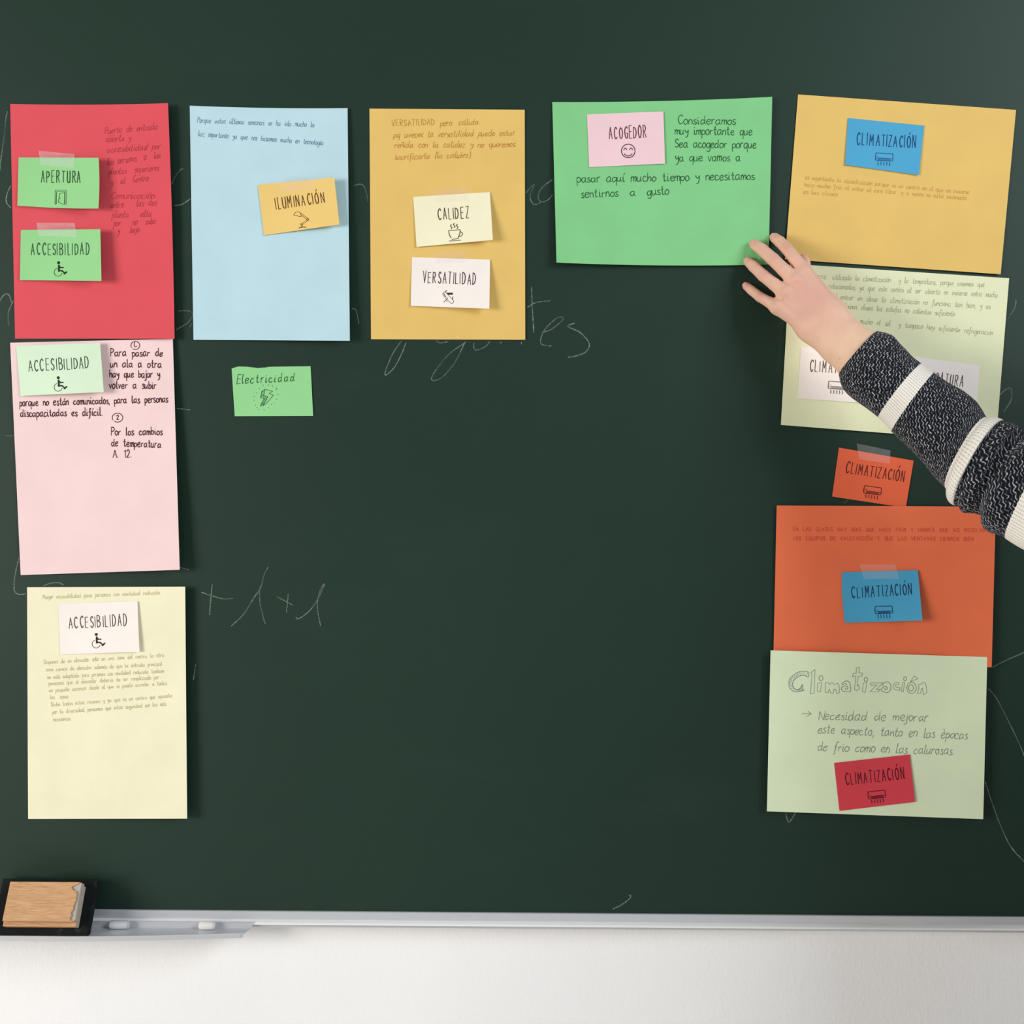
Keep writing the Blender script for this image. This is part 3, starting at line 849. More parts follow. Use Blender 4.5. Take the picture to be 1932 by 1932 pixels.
# ------------------------------------------------------------------ chalk marks on the board
m_chalk, nt, bs, out = nodes('chalk_line')
tr = nt.nodes.new('ShaderNodeBsdfTransparent')
mx = nt.nodes.new('ShaderNodeMixShader')
bs.inputs['Base Color'].default_value = lin((205, 214, 205)) + (1,)
bs.inputs['Roughness'].default_value = 0.95
v = coords(nt)
fine = ramp(nt, noise(nt, v, 1500, 2, .7), 0.42, 0.64, 0.0, 0.8)
big = ramp(nt, noise(nt, v, 14, 3, .6), 0.36, 0.62, 0.2, 1.0)
nt.links.new(M2(nt, 'MULTIPLY', fine, big), mx.inputs[0])
nt.links.new(tr.outputs[0], mx.inputs[1]); nt.links.new(bs.outputs[0], mx.inputs[2])
nt.links.new(mx.outputs[0], out.inputs[0])
pen = Pen(lambda x, y: 0 * x, 0.00012)
CH = [((640, 280, .2174), ['125,325 180,310 215,330 240,400 247,465', '110,1393 140,1395 158,1450 170,1525', '1620,385 1690,315 1655,420 1690,485 1750,470',
                           '1850,270 1760,340 1725,420 1760,465 1820,440 1850,400']),
      ((660, 480, .2588), ['1325,235 1330,380 1342,570', '1295,385 1360,350 1460,338', '1400,570 1470,545 1550,480 1545,455 1500,470 1420,550 1390,630 1410,660 1470,668',
                           '1640,500 1590,525 1680,570 1745,650 1720,710 1650,740 1590,750', '375,632 310,730 255,875 320,830 380,720 410,640',
                           '845,640 720,730 610,870 605,920 680,890 770,780 835,650', '635,630 660,645 720,635', '905,645 905,685 930,697 990,670 1020,635', '1095,645 1110,640', '1250,640 1252,655']),
      ((380, 1050, .20704), ['605,98 570,170 540,280 470,390 380,530 270,635', '530,290 535,430 580,615', '98,250 85,390 75,530', '0,325 100,360 200,385 290,382',
                             '690,368 830,442', '792,340 775,510', '860,555 890,565 980,500 1060,390 1120,255 1090,290 1062,390 1060,500 1085,630']),
      ((0, 540, .0621), ['0,450 50,350 130,255 220,235 275,275 320,380 340,480', '400,440 330,600 265,750 250,900 250,1060 270,1180']),
      ((0, 1000, .0776), ['470,650 410,880 360,1130 340,1330 355,1490 430,1555 520,1565 620,1550', '1055,1355 1200,1300 1330,1280 1440,1285 1545,1330']),
      ((310, 300, .176), ['80,270 110,200 160,130 200,105 165,115', '110,500 180,490 240,455 280,425', '150,1630 220,1625 290,1640 300,1680 250,1755 130,1830', '295,1760 275,1800']),
      ((320, 740, .29), ['50,105 130,115', '70,1140 125,1155', '170,1770 155,1870']),
      ((0, 180, .18634), ['75,160 60,230 40,430 10,640 -2,760', '110,910 70,1000 65,1080 110,1140']),
      ((0, 820, .1), ['100,20 180,25 260,15']),
      ((1850, 680, .0621), ['600,1040 720,920 880,835 950,920 950,1080 890,1280 790,1440 700,1570']),
      ((1440, 930, .25466), ['1700,1290 1800,1240 1960,1170', '600,75 640,40']),
      ((1440, 1220, .25466), ['1665,310 1720,370 1780,480 1850,620 1910,750 1960,870', '1645,1000 1690,1140 1760,1330 1840,1490 1960,1620', '165,1232 190,1300 240,1230']),
      ((1460, 500, .2443), ['1870,270 1860,330 1800,430']),
      ((900, 1600, .2588), ['1110,340 1120,360 1060,410 990,445'])]
rng = random.Random(4)
for (ox, oy, k), ss in CH:
    for s in ss:
        pen = Pen(lambda x, y: 0 * x, 0.00012)
        pen.stroke(smooth(pts(s, ox, oy, k), 12), 1.9, vary=.35, rng=rng)
        pen.build('chalk_mark', m_chalk, board)

# ------------------------------------------------------------------ chalk tray
XE = float(U(476, 1745, 0.011)[0])
zb = float(U(300, 1749.5, 0.011)[2])
DEP = 0.038
def bend(x, i, h, z):
    t = max(0.0, (x - (XE - 0.23)) / 0.23)
    if i in (3, 4, 5, 6, 7, 8):
        h = h - 0.017 * t ** 1.6
        if t > .999: pass
    return h, z
f0 = 0.0108
prof = [(f0 - .0003, zb + .0078), (f0 + .0014, zb + .0078), (f0 + .0014, zb), (f0 + DEP - .0015, zb), (f0 + DEP - .0015, zb + .0018), (f0 + DEP, zb + .0018),
        (f0 + DEP, zb - .0045), (f0 + DEP - .0015, zb - .0045), (f0 + DEP - .0015, zb - .0015), (f0 - .0003, zb - .0015)]
xs = list(np.linspace(-1.0, XE - .24, 4)) + list(np.linspace(XE - .23, XE, 24))
def bend2(x, i, h, z):
    h, z = bend(x, i, h, z)
    return h, z
vv, ff = extrude_x(prof, xs, bend2)
vv = [(x - (0.008 * (-y - f0) / .022 if x > XE - .001 and -y > f0 + .003 else 0), y, z) for x, y, z in vv]
tray = link('chalk_tray', vv, ff, m_alu)
tag(tray, 'aluminium chalk tray under the lower left of the chalkboard', 'chalk tray')

# ------------------------------------------------------------------ chalk sticks
m_stick, nt, bs, out = nodes('white_chalk_stick')
v = coords(nt)
nt.links.new(mixc(nt, noise(nt, v, 150, 4), lin((224, 221, 218)), lin((240, 236, 232))), bs.inputs['Base Color'])
bs.inputs['Roughness'].default_value = 0.95
bump(nt, bs, noise(nt, v, 500, 3), .3, .0008)
m_stick2 = m_stick.copy(); m_stick2.name = 'dusty_grey_chalk_stick'
for n in m_stick2.node_tree.nodes:
    if n.type == 'MIX':
        n.inputs[6].default_value = lin((190, 193, 196)) + (1,); n.inputs[7].default_value = lin((206, 208, 210)) + (1,)
def stick(px0, px1, mat, label):
    r = 0.0054
    h = f0 + .0014 + r
    z = zb + r
    x0 = float(U(px0, 1745, h)[0]); x1 = float(U(px1, 1745, h)[0])
    prof = [(0, .62), (.0008, .85), (.0022, 1.0), (None, 1.0), (-.003, .97), (-.0012, .86), (0, .6)]
    xs_ = [x0 + a if (a is not None and i < 3) else ((x0 + x1) / 2 if a is None else x1 + a) for i, (a, s) in enumerate(prof)]
    v, f = [], []
    n = 24
    for X, (a, s) in zip(xs_, prof):
        for k in range(n):
            t = 2 * math.pi * k / n
            v.append((X, -h + r * s * math.cos(t), z + r * s * math.sin(t)))
    for j in range(len(prof) - 1):
        for k in range(n):
            f.append((j * n + k, j * n + (k + 1) % n, (j + 1) * n + (k + 1) % n, (j + 1) * n + k))
    f.append(tuple(range(n))[::-1]); f.append(tuple((len(prof) - 1) * n + k for k in range(n)))
    return tag(link('chalk_stick', v, f, mat, smooth=True), label, 'chalk', 'chalk sticks in the tray')
stick(206.5, 244.5, m_stick2, 'greyish chalk stub in the tray, nearer the eraser')
stick(375.8, 405.5, m_stick, 'short white chalk stub near the right end of the tray')

# ------------------------------------------------------------------ eraser
m_felt, nt, bs, out = nodes('black_felt')
v = coords(nt)
n1 = noise(nt, v, 130, 5, .7)
dusty = ramp(nt, noise(nt, v, 55, 4, .6), .6, .8, 0, .35)
nt.links.new(mixc(nt, dusty, mixc(nt, n1, (.004, .0055, .0055), (.016, .019, .019)), (.12, .13, .13)), bs.inputs['Base Color'])
bs.inputs['Roughness'].default_value = 0.9
bs.inputs['Specular IOR Level'].default_value = .15
bump(nt, bs, n1, .5, .002)
m_wood, nt, bs, out = nodes('oak_wood')
v = coords(nt, (14, 120, 120))
n1 = noise(nt, v, 4, 5, .65)
wv = noise(nt, coords(nt, (22, 420, 420)), 2.2, 3, .6)
base = mixc(nt, ramp(nt, n1, .35, .65), lin((196, 146, 100)), lin((218, 170, 122)))
nt.links.new(mixc(nt, ramp(nt, wv, .55, .72, 0, .75), base, lin((160, 108, 68))), bs.inputs['Base Color'])
bs.inputs['Roughness'].default_value = 0.6
bump(nt, bs, wv, .2, .0006)
m_end, nt, bs, out = nodes('dusty_cut_wood')
v = coords(nt)
nt.links.new(mixc(nt, noise(nt, v, 90, 4), lin((176, 164, 148)), lin((196, 186, 172))), bs.inputs['Base Color'])
bs.inputs['Roughness'].default_value = .9

hb_, ht_ = 0.0455, 0.0135
Bz = float(U(163, 1767, hb_)[2]); Tz = float(U(184, 1659, ht_)[2])
Bz = zb + .0003
e_up = np.array([0, hb_ - ht_, Tz - Bz]); Lup = np.linalg.norm(e_up); e_up /= Lup
e_n = np.array([0, -e_up[2], e_up[1]])          # out of the board, towards the room
if e_n[1] > 0: e_n = -e_n
O_ = np.array([0, -hb_, Bz])
def on_face(px, py, off):
    """where the sight line of a photo position meets the eraser face raised by `off`"""
    a = np.array([0, -D, 0.0]); d = U(px, py, 0) - a
    p0 = O_ + e_n * off
    t = np.dot(p0 - a, e_n) / np.dot(d, e_n)
    q = a + d * t
    return q[0], np.dot(q - O_, e_up)
def slab(poly, o0, o1):
    """prism over polygon [(x, t)] between offsets o0 and o1"""
    n = len(poly)
    v = [O_ + np.array([x, 0, 0]) + e_up * t + e_n * o for o in (o0, o1) for x, t in poly]
    f = [tuple(range(n)), tuple(range(2 * n - 1, n - 1, -1))]
    f += [(i, n + i, n + (i + 1) % n, (i + 1) % n) for i in range(n)]
    return v, f
xr = on_face(173.5, 1713, 0)[0]
xl = xr - .121
eraser = empty('board_eraser', (xl + .06, -hb_ * .6, zb))
tag(eraser, 'wooden backed black felt eraser leaning in the chalk tray', 'board eraser')
nx, ny = 40, 24
poly = [(xl, .0), (xr, .0), (xr + .0005, Lup), (xl - .0003, Lup)]
v, f = slab(poly, -.0115, 0.0)
fe = link('felt_pad', v, f, m_felt, eraser)
bv = fe.modifiers.new('soft_edges', 'BEVEL'); bv.width = .0012; bv.segments = 2
T1, T2 = .012, .025
a0 = on_face(7, 1749, .004); a1 = on_face(141, 1749.5, .004); a2 = on_face(155.5, 1677, T1); a3 = on_face(22, 1664, T1)
yb = a0[1]
wl = on_face(13, 1700, T1)[0]; wr = on_face(149, 1712, T1)[0]; wt = on_face(90, 1667, T1)[1]
v, f = slab([(wl + .001, yb), (wr, yb), (wr, wt - .002), (wl + .001, wt - .002)], 0.0, T1)
lo = link('wood_base', v, f, m_wood, eraser)
lo.data.materials.append(m_end)
for p_ in lo.data.polygons:
    if p_.center.x + eraser.location.x > wr - .002 and abs(p_.normal.x) > .5: p_.material_index = 1
bv = lo.modifiers.new('edges', 'BEVEL'); bv.width = .0006; bv.segments = 2
fl = on_face(12, 1700, T2)[0]; ft = on_face(90, 1664, T2)[1]; fb = on_face(90, 1738, T2)[1]
fr = on_face(146, 1705, T2)[0]
v, f = slab([(fl, fb + .001), (fl + .002, fb), (fr - .003, fb), (fr, fb + .002), (fr, ft - .001), (fr - .001, ft), (fl, ft)], T1, T2 - .0018)
up_ = link('wood_block', v, f, m_end, eraser)
up_.data.materials.append(m_wood)
for p_ in up_.data.polygons:
    if abs(np.dot(np.array(p_.normal), e_up)) > .7: p_.material_index = 1
rag = ['150,1664', '148.5,1667', '134.5,1673.5', '137.5,1680', '144,1682', '144.5,1688', '142.5,1699', '140,1706', '137.5,1711', '138,1716', '133,1722', '134.5,1727', '131,1733', '133,1737']
pl = [on_face(*map(float, s.split(',')), T2) for s in rag]
pl = [(x, min(max(t, fb), ft)) for x, t in pl]
poly = [(fl, fb), (fl, ft)] + pl
v, f = slab(poly[::-1], T2 - .0018, T2)
ve = link('wood_veneer', v, f, m_wood, up_)

# ------------------------------------------------------------------ the person: hand, forearm, sleeve
# joints: photo position, height above the board (mm), radius (mm)
J = {
 'index':  [(1518, 513, 46, 9.6), (1499.5, 488.5, 40, 8.0), (1484, 469, 29, 7.6), (1471, 456, 17, 7.2), (1462, 449, 9.3, 6.6)],
 'middle': [(1500, 529, 48, 9.9), (1479, 509.5, 44, 8.4), (1458.5, 489.5, 34, 8.1), (1437, 470.5, 19, 7.7), (1424, 461.5, 9.6, 6.8)],
 'ring':   [(1482, 553, 46, 9.7), (1461, 536.5, 41, 8.0), (1440, 520, 31, 7.6), (1422, 503, 18, 7.2), (1412, 494, 8.8, 6.2)],
 'pinky':  [(1467, 580, 41, 9.0), (1450, 569.5, 35, 6.9), (1434, 560.5, 26, 6.5), (1418, 548, 14.5, 6.0), (1408.5, 540, 7.4, 5.4)],
}
TH = [(1553, 585, 47, 14), (1536, 548, 38, 10.5), (1521, 514, 26, 8.2), (1516, 495, 17, 7.0), (1515, 488, 13, 6.2)]
def jp(t):
    return U(t[0], t[1], t[2] * mm), t[3] * mm
WRISTA = [(1571, 596, 60, 15.5), (1603, 631, 70, 16.0), (1637, 656, 80, 17.5), (1720, 720, 100, 20)]
WRISTB = [(1528, 622, 57, 14.5), (1578, 660, 68, 16), (1609, 685, 78, 17.5), (1690, 760, 98, 21)]

VX = 0.0012
lo_ = np.array([U(1392, 560, .03)[0], -0.128, U(1500, 755, .1)[2]])
hi_ = np.array([U(1700, 560, .1)[0], 0.004, U(1500, 428, 0)[2]])
ax = [np.arange(lo_[i], hi_[i] + VX, VX) for i in range(3)]
GX, GY, GZ = np.meshgrid(*[a.astype(np.float32) for a in ax], indexing='ij')
def capsule(a, ra, b, rb):
    ab = (b - a).astype(np.float32)
    L2 = float(np.dot(ab, ab))
    t = ((GX - np.float32(a[0])) * ab[0] + (GY - np.float32(a[1])) * ab[1] + (GZ - np.float32(a[2])) * ab[2]) / np.float32(L2)
    np.clip(t, 0, 1, out=t)
    d = np.sqrt((GX - (np.float32(a[0]) + t * ab[0])) ** 2 + (GY - (np.float32(a[1]) + t * ab[1])) ** 2 + (GZ - (np.float32(a[2]) + t * ab[2])) ** 2)
    return d - (np.float32(ra) + t * np.float32(rb - ra))
def smin(a, b, k):
    h = np.clip(0.5 + 0.5 * (b - a) / k, 0, 1)
    return (b * (1 - h) + a * h - k * h * (1 - h)).astype(np.float32)
def chain(ps, k):
    r = None
    for p, q in zip(ps[:-1], ps[1:]):
        a, ra = jp(p); b, rb = jp(q)
        c = capsule(a, ra, b, rb)
        r = c if r is None else smin(r, c, k)
    return r
fing = None
for nme in ('index', 'middle', 'ring', 'pinky'):
    c = chain(J[nme], .0012)
    fing = c if fing is None else smin(fing, c, .0012)
palm = None
MB = {'index': (1572, 588, 60, 14), 'middle': (1560, 598, 62, 14), 'ring': (1547, 608, 61, 13.5), 'pinky': (1532, 617, 57, 13)}
for nme in ('index', 'middle', 'ring', 'pinky'):
    a, ra = jp(J[nme][0]); b, rb = jp(MB[nme])
    c = capsule(a, ra, b, rb)
    palm = c if palm is None else smin(palm, c, .011)
for extra in ([(1500, 540, 40, 10), (1550, 600, 50, 15)], [(1480, 575, 34, 9), (1535, 612, 46, 14)], [(1520, 530, 38, 9), (1560, 590, 48, 14)]):
    palm = smin(palm, chain(extra, .01), .010)
arm = smin(chain(WRISTA, .008), chain(WRISTB, .008), .022)
arm = smin(arm, chain([(1553, 607, 57, 16), (1590, 646, 69, 18), (1622, 672, 79, 21), (1705, 740, 99, 23)], .01), .016)
palm = smin(palm, arm, .016)
hand = smin(fing, palm, .0045)
hand = smin(hand, chain(TH, .006), .006)
for nme in ('index', 'middle', 'ring', 'pinky'):
    (a, ra), (b, rb) = jp(J[nme][0]), jp(MB[nme])
    up1 = np.array([0, -1.0, 0])
    t0 = a + up1 * (ra - .0024); t1 = a * .35 + b * .65 + up1 * (rb * .65 + ra * .35 - .0042)
    hand = smin(hand, capsule(t0, .0042, t1, .0030), .006)
    hand = smin(hand, capsule(a + up1 * (ra - .0045), .0058, a + up1 * (ra - .0044), .0058), .005)
hand = smin(hand, chain([(1586, 596, 69, 8.5), (1588, 598, 69, 8.5)], .004), .008)
del fing, palm, arm

def surface_nets(V):
    s = V < 0
    nx, ny, nz = V.shape
    cs = [s[i:nx - 1 + i, j:ny - 1 + j, k:nz - 1 + k] for i in (0, 1) for j in (0, 1) for k in (0, 1)]
    sm = sum(c.astype(np.int8) for c in cs)
    act = np.argwhere((sm > 0) & (sm < 8))
    idx = -np.ones((nx - 1, ny - 1, nz - 1), int)
    idx[tuple(act.T)] = np.arange(len(act))
    acc = np.zeros((len(act), 3)); cnt = np.zeros(len(act))
    cor = [(i, j, k) for i in (0, 1) for j in (0, 1) for k in (0, 1)]
    for a in range(8):
        for b in range(a + 1, 8):
            ca, cb = np.array(cor[a]), np.array(cor[b])
            if np.abs(ca - cb).sum() != 1: continue
            va = V[tuple((act + ca).T)].astype(float); vb = V[tuple((act + cb).T)].astype(float)
            m = (va < 0) != (vb < 0)
            t = np.where(m, va / np.where(m, va - vb, 1), 0)
            acc += (ca + t[:, None] * (cb - ca)) * m[:, None]
            cnt += m
    verts = act + acc / cnt[:, None]
    faces = []
    for d in range(3):
        sl0 = [slice(None)] * 3; sl1 = [slice(None)] * 3
        sl0[d] = slice(0, -1); sl1[d] = slice(1, None)
        e = np.argwhere(s[tuple(sl0)] != s[tuple(sl1)])
        o1, o2 = [(1, 2), (2, 0), (0, 1)][d]
        e = e[(e[:, o1] > 0) & (e[:, o2] > 0) & (e[:, o1] < V.shape[o1] - 1) & (e[:, o2] < V.shape[o2] - 1)]
        q = []
        for a, b in ((0, 0), (1, 0), (1, 1), (0, 1)):
            p = e.copy(); p[:, o1] -= a; p[:, o2] -= b
            q.append(idx[tuple(p.T)])
        q = np.stack(q, -1)
        flip = ~s[tuple(e.T)]
        q[flip] = q[flip][:, ::-1]
        faces.append(q)
    return verts, np.vstack(faces)
# close the arm where it ends inside the sleeve
hand[0] = hand[-1] = 1; hand[:, :, 0] = 1; hand[:, 0] = 1; hand[:, -1] = 1
hv, hf = surface_nets(hand)
del hand
hv = lo_ + hv * VX
hf = hf[:, ::-1]

m_skin, nt, bs, out = nodes('skin')
v = coords(nt)
n1 = noise(nt, v, 45, 4, .6)
n2 = noise(nt, v, 260, 3, .6)
at = nt.nodes.new('ShaderNodeAttribute'); at.attribute_name = 'flush'
sk = mixc(nt, ramp(nt, n1, .3, .7), lin((234, 192, 162)), lin((239, 201, 171)))
sk = mixc(nt, M2(nt, 'MULTIPLY', at.outputs['Fac'], 0.85, clamp=True), sk, lin((214, 146, 142)))
vor = nt.nodes.new('ShaderNodeTexVoronoi'); vor.inputs['Scale'].default_value = 34
nt.links.new(v, vor.inputs['Vector'])
sk = mixc(nt, ramp(nt, vor.outputs['Distance'], .035, .06, .22, 0), sk, lin((150, 92, 76)))
nt.links.new(sk, bs.inputs['Base Color'])
bs.inputs['Roughness'].default_value = 0.52
bs.inputs['Specular IOR Level'].default_value = 0.35
bs.inputs['Subsurface Weight'].default_value = 0.12
bs.inputs['Subsurface Radius'].default_value = (.006, .0025, .0014)
bs.inputs['Subsurface Scale'].default_value = 1.0
bump(nt, bs, M2(nt, 'ADD', n2, M2(nt, 'MULTIPLY', noise(nt, v, 900, 2, .6), .5)), .16, .0008)
person = link('person', hv, hf.tolist(), m_skin, origin=U(1545, 605, .05), smooth=True)
tag(person, 'left hand and forearm of a person in striped knit sleeve pressing the green sheet', 'person')
ms = person.modifiers.new('soften', 'SMOOTH'); ms.factor = .5; ms.iterations = 7
fl_ = np.zeros(len(hv))
spots = [(J[n][i], r, k) for n in J for i, r, k in ((0, .011, .75), (2, .0085, .9), (3, .006, .45), (4, .0085, .9))] + [(TH[3], .009, .8), (TH[4], .009, .9)]
for t, r, k in spots:
    p, rr = jp(t)
    p = p + np.array([0, -rr * .6, 0])
    d = np.linalg.norm(hv - p, axis=1)
    fl_ = np.maximum(fl_, k * np.exp(-(d / r) ** 2))
back, _ = jp((1520, 560, 60, 1))
fl_ = np.maximum(fl_, .62 * np.exp(-(np.linalg.norm(hv - back, axis=1) / .05) ** 2))
for n in J:
    pp = [jp(q)[0] for q in J[n]]
    for p, q in zip(pp[:-1], pp[1:]):
        t = np.clip(((hv - p) @ (q - p)) / np.dot(q - p, q - p), 0, 1)
        d = np.linalg.norm(hv - (p + t[:, None] * (q - p)), axis=1)
        fl_ = np.maximum(fl_, .42 * np.exp(-(d / .014) ** 4))
at_ = person.data.attributes.new('flush', 'FLOAT', 'POINT')
at_.data.foreach_set('value', fl_.astype(np.float32))

m_nail, nt, bs, out = nodes('fingernail')
nt.links.new(mixc(nt, noise(nt, coords(nt), 120, 2), lin((222, 160, 150)), lin((228, 172, 162))), bs.inputs['Base Color'])
bs.inputs['Roughness'].default_value = .3
def nail(a4, a3, s=1.0):
    p, r = jp(a4); q, _ = jp(a3)
    d = p - q; d /= np.linalg.norm(d)
    cam_dir = np.array([0, -D, 0]) - p; cam_dir /= np.linalg.norm(cam_dir)
    up = cam_dir - d * np.dot(cam_dir, d); up /= np.linalg.norm(up)
    sd = np.cross(d, up)
    n1_, n2_ = 10, 12
    v, f = [], []
    for i in range(n1_ + 1):
        for j in range(n2_ + 1):
            s_ = (i / n1_ * 2 - 1); t_ = (j / n2_ * 2 - 1)
            wid = (1 - abs(s_) ** 4 * .35)
            ang = t_ * .66 * wid
            rad = r * 1.0
            v.append(p + d * (s_ * r * .62 + r * .05) + (up * math.cos(ang) + sd * math.sin(ang)) * rad * (1 - max(0, s_) ** 2 * .16))
    for i in range(n1_):
        for j in range(n2_):
            k = i * (n2_ + 1) + j
            f.append((k, k + 1, k + n2_ + 2, k + n2_ + 1))
    o = link('fingernail', v, f, m_nail, person, smooth=True)
    so = o.modifiers.new('thickness', 'SOLIDIFY'); so.thickness = .0005; so.offset = 0
for nme in ('index', 'middle', 'ring', 'pinky'):
    nail(J[nme][4], J[nme][3])

# sleeve: silhouette pairs (lower edge, upper edge) in the photo and height of the axis (mm)
SL = [((1583, 708), (1657, 628), 82), ((1587, 724), (1683, 637), 85), ((1595, 737), (1699, 653), 88), ((1624, 760), (1720, 674), 94), ((1658, 786), (1739, 689), 101), ((1683, 812), (1763, 706), 107),
      ((1712, 843), (1796, 729), 115), ((1745, 877), (1832, 751), 124), ((1766, 900), (1851, 770), 130), ((1781, 920), (1864, 787), 136), ((1787, 938), (1880, 790), 141),
      ((1797, 952), (1893, 796), 145), ((1814, 963), (1907, 801), 151), ((1838, 966), (1924, 812), 157), ((1846, 976), (1940, 824), 163), ((1856, 994), (1958, 836), 169),
      ((1884, 1012), (1980, 850), 178), ((1920, 1028), (2004, 866), 188), ((2020, 1086), (2100, 914), 222), ((2136, 1150), (2224, 960), 275), ((2252, 1204), (2348, 996), 325)]
ctl = []
for (l, u_, h) in SL:
    a = U(l[0], l[1], h * mm); b = U(u_[0], u_[1], h * mm)
    ctl.append(np.concatenate([a, b]))
ctl = np.array(ctl)
SUB = 9
cu = smooth(ctl, SUB)
Lp, Up = cu[:, :3], cu[:, 3:]
Cn = (Lp + Up) / 2
Tn = np.gradient(Cn, axis=0); Tn /= np.linalg.norm(Tn, axis=1)[:, None]
for _ in range(10):
    Tn[1:-1] = (Tn[:-2] + Tn[1:-1] + Tn[2:]) / 3
    Tn /= np.linalg.norm(Tn, axis=1)[:, None]
vlen = np.concatenate([[0], np.cumsum(np.linalg.norm(np.diff(Cn, axis=0), axis=1))])
A_ = (Up - Lp) / 2
Bv = np.cross(Tn, A_)
Bv /= np.linalg.norm(Bv, axis=1)[:, None]
Bv[Bv[:, 1] > 0] *= -1
# depth of the section: slacker than the arm, smoothed along the sleeve so folds stay soft
wd = np.linalg.norm(A_, axis=1)
Bv *= (wd * 0.80)[:, None]
NT = 112
th = np.linspace(0, 2 * math.pi, NT, endpoint=False)
rows_v, rings = [], []
def ring(k, sc, dv=0.0):
    i = int(math.floor(k)); fr = k - i
    j = min(i + 1, len(Cn) - 1)
    c = Cn[i] * (1 - fr) + Cn[j] * fr + Tn[i] * dv
    a = (A_[i] * (1 - fr) + A_[j] * fr) * sc; b = (Bv[i] * (1 - fr) + Bv[j] * fr) * sc
    vl = vlen[i] * (1 - fr) + vlen[j] * fr
    wob = 1 + .012 * np.sin(th * 3 + vl * 60) + .010 * np.sin(th * 5 - vl * 95) + .006 * np.sin(th * 2 + vl * 210)
    # slanting creases where the sleeve bunches up
    kk = k / SUB
    g = lambda c_, w_: math.exp(-((kk - c_) / w_) ** 2)
    front = 0.5 + 0.5 * np.sin(th)
    dip = -.09 * g(9.2, .45) + .03 * g(10.3, .6) - .12 * g(11.5, .35) + .06 * g(12.5, .6) - .17 * g(13.9, .38) + .06 * g(15.0, .5) - .08 * g(16.1, .35)
    wob = wob + dip * front
    bunch = math.exp(-((vl - vlen[SUB * 12]) / .035) ** 2)
    wob = wob + bunch * .03 * np.sin(vl * 260 + th * 1.5) * (0.5 + 0.5 * np.sin(th + .6))
    rings.append(c + np.outer(np.cos(th), a) * wob[:, None] + np.outer(np.sin(th), b) * wob[:, None])
    rows_v.append(vl + dv)
ring(10, .80); ring(5, .86); ring(1.2, .90); ring(0.3, .925, -.0002); ring(0, .955, -.0016); ring(0, .985, -.0010)
for k in range(0, len(Cn)): ring(k, 1.0)
nr = len(rings)
sv = np.vstack(rings)
sf, suv = [], []
for j in range(nr - 1):
    for i in range(NT):
        i2 = (i + 1) % NT
        sf.append((j * NT + i, j * NT + i2, (j + 1) * NT + i2, (j + 1) * NT + i))
        suv += [(i / NT, rows_v[j]), ((i + 1) / NT, rows_v[j]), ((i + 1) / NT, rows_v[j + 1]), (i / NT, rows_v[j + 1])]
sf.append(tuple((nr - 1) * NT + i for i in range(NT)))
suv += [(0.0, rows_v[-1])] * NT

m_knit, nt, bs, out = nodes('marled_knit_with_white_stripes')
tc = nt.nodes.new('ShaderNodeTexCoord')
sp = nt.nodes.new('ShaderNodeSeparateXYZ')
nt.links.new(tc.outputs['UV'], sp.inputs[0])
CIRC = 0.26
uu = M2(nt, 'MULTIPLY', sp.outputs[0], CIRC / .0042)
vraw = sp.outputs[1]
um = M2(nt, 'MULTIPLY', sp.outputs[0], CIRC)
run = M2(nt, 'MULTIPLY', M2(nt, 'ADD', M2(nt, 'MULTIPLY', um, .72), M2(nt, 'MULTIPLY', vraw, .69)), 1 / .0062)
acr = M2(nt, 'MULTIPLY', M2(nt, 'SUBTRACT', M2(nt, 'MULTIPLY', um, .69), M2(nt, 'MULTIPLY', vraw, .72)), 1 / .0040)
cmb = nt.nodes.new('ShaderNodeCombineXYZ')
nt.links.new(run, cmb.inputs[0]); nt.links.new(acr, cmb.inputs[1])
nz = noise(nt, cmb.outputs[0], 1.5, 3, .6)
nz2 = noise(nt, cmb.outputs[0], 0.8, 2, .6)
nd = M2(nt, 'MULTIPLY', M2(nt, 'SUBTRACT', nz2, .5), 1.3)
zig = M2(nt, 'MULTIPLY', M2(nt, 'PINGPONG', run, 0.5), 1.1)
ph = M2(nt, 'ADD', M2(nt, 'ADD', acr, zig), nd)
tri = M2(nt, 'PINGPONG', ph, 0.5)                     # 0..0.5 across each yarn
yarn = ramp(nt, tri, 0.0, 0.5, 1.0, 0.0)
fleck = M2(nt, 'MULTIPLY', ramp(nt, tri, .09, .20, 1.0, 0.0), ramp(nt, nz, .44, .56, 0.05, 1.0))
dark = mixc(nt, fleck, (.0075, .0085, .0135), lin((188, 190, 196)))
# white bands
bands = None
for a, b in ((4.0, 5.0), (9.0, 11.2), (16.3, 17.7), (19.0, 19.6)):
    def at_v(x):
        i = int(x); return float(vlen[i * SUB] + (vlen[min(i + 1, len(SL) - 1) * SUB] - vlen[i * SUB]) * (x - i))
    jag = M2(nt, 'ADD', vraw, M2(nt, 'MULTIPLY', M2(nt, 'PINGPONG', uu, 0.5), .0016))
    m = M2(nt, 'MULTIPLY', M2(nt, 'GREATER_THAN', jag, at_v(a)), M2(nt, 'LESS_THAN', jag, at_v(b)))
    bands = m if bands is None else M2(nt, 'MAXIMUM', bands, m)
ribp = M2(nt, 'PINGPONG', M2(nt, 'MULTIPLY', sp.outputs[0], CIRC / .0034), .5)
ribq = M2(nt, 'PINGPONG', M2(nt, 'MULTIPLY', vraw, 1 / .0026), .5)
hole = M2(nt, 'MULTIPLY', ramp(nt, ribp, .0, .16, 1, 0), ramp(nt, ribq, .0, .3, 1, .25))
whitec = mixc(nt, M2(nt, 'MULTIPLY', hole, .55), lin((244, 238, 228)), lin((196, 186, 172)))
nt.links.new(mixc(nt, bands, dark, whitec), bs.inputs['Base Color'])
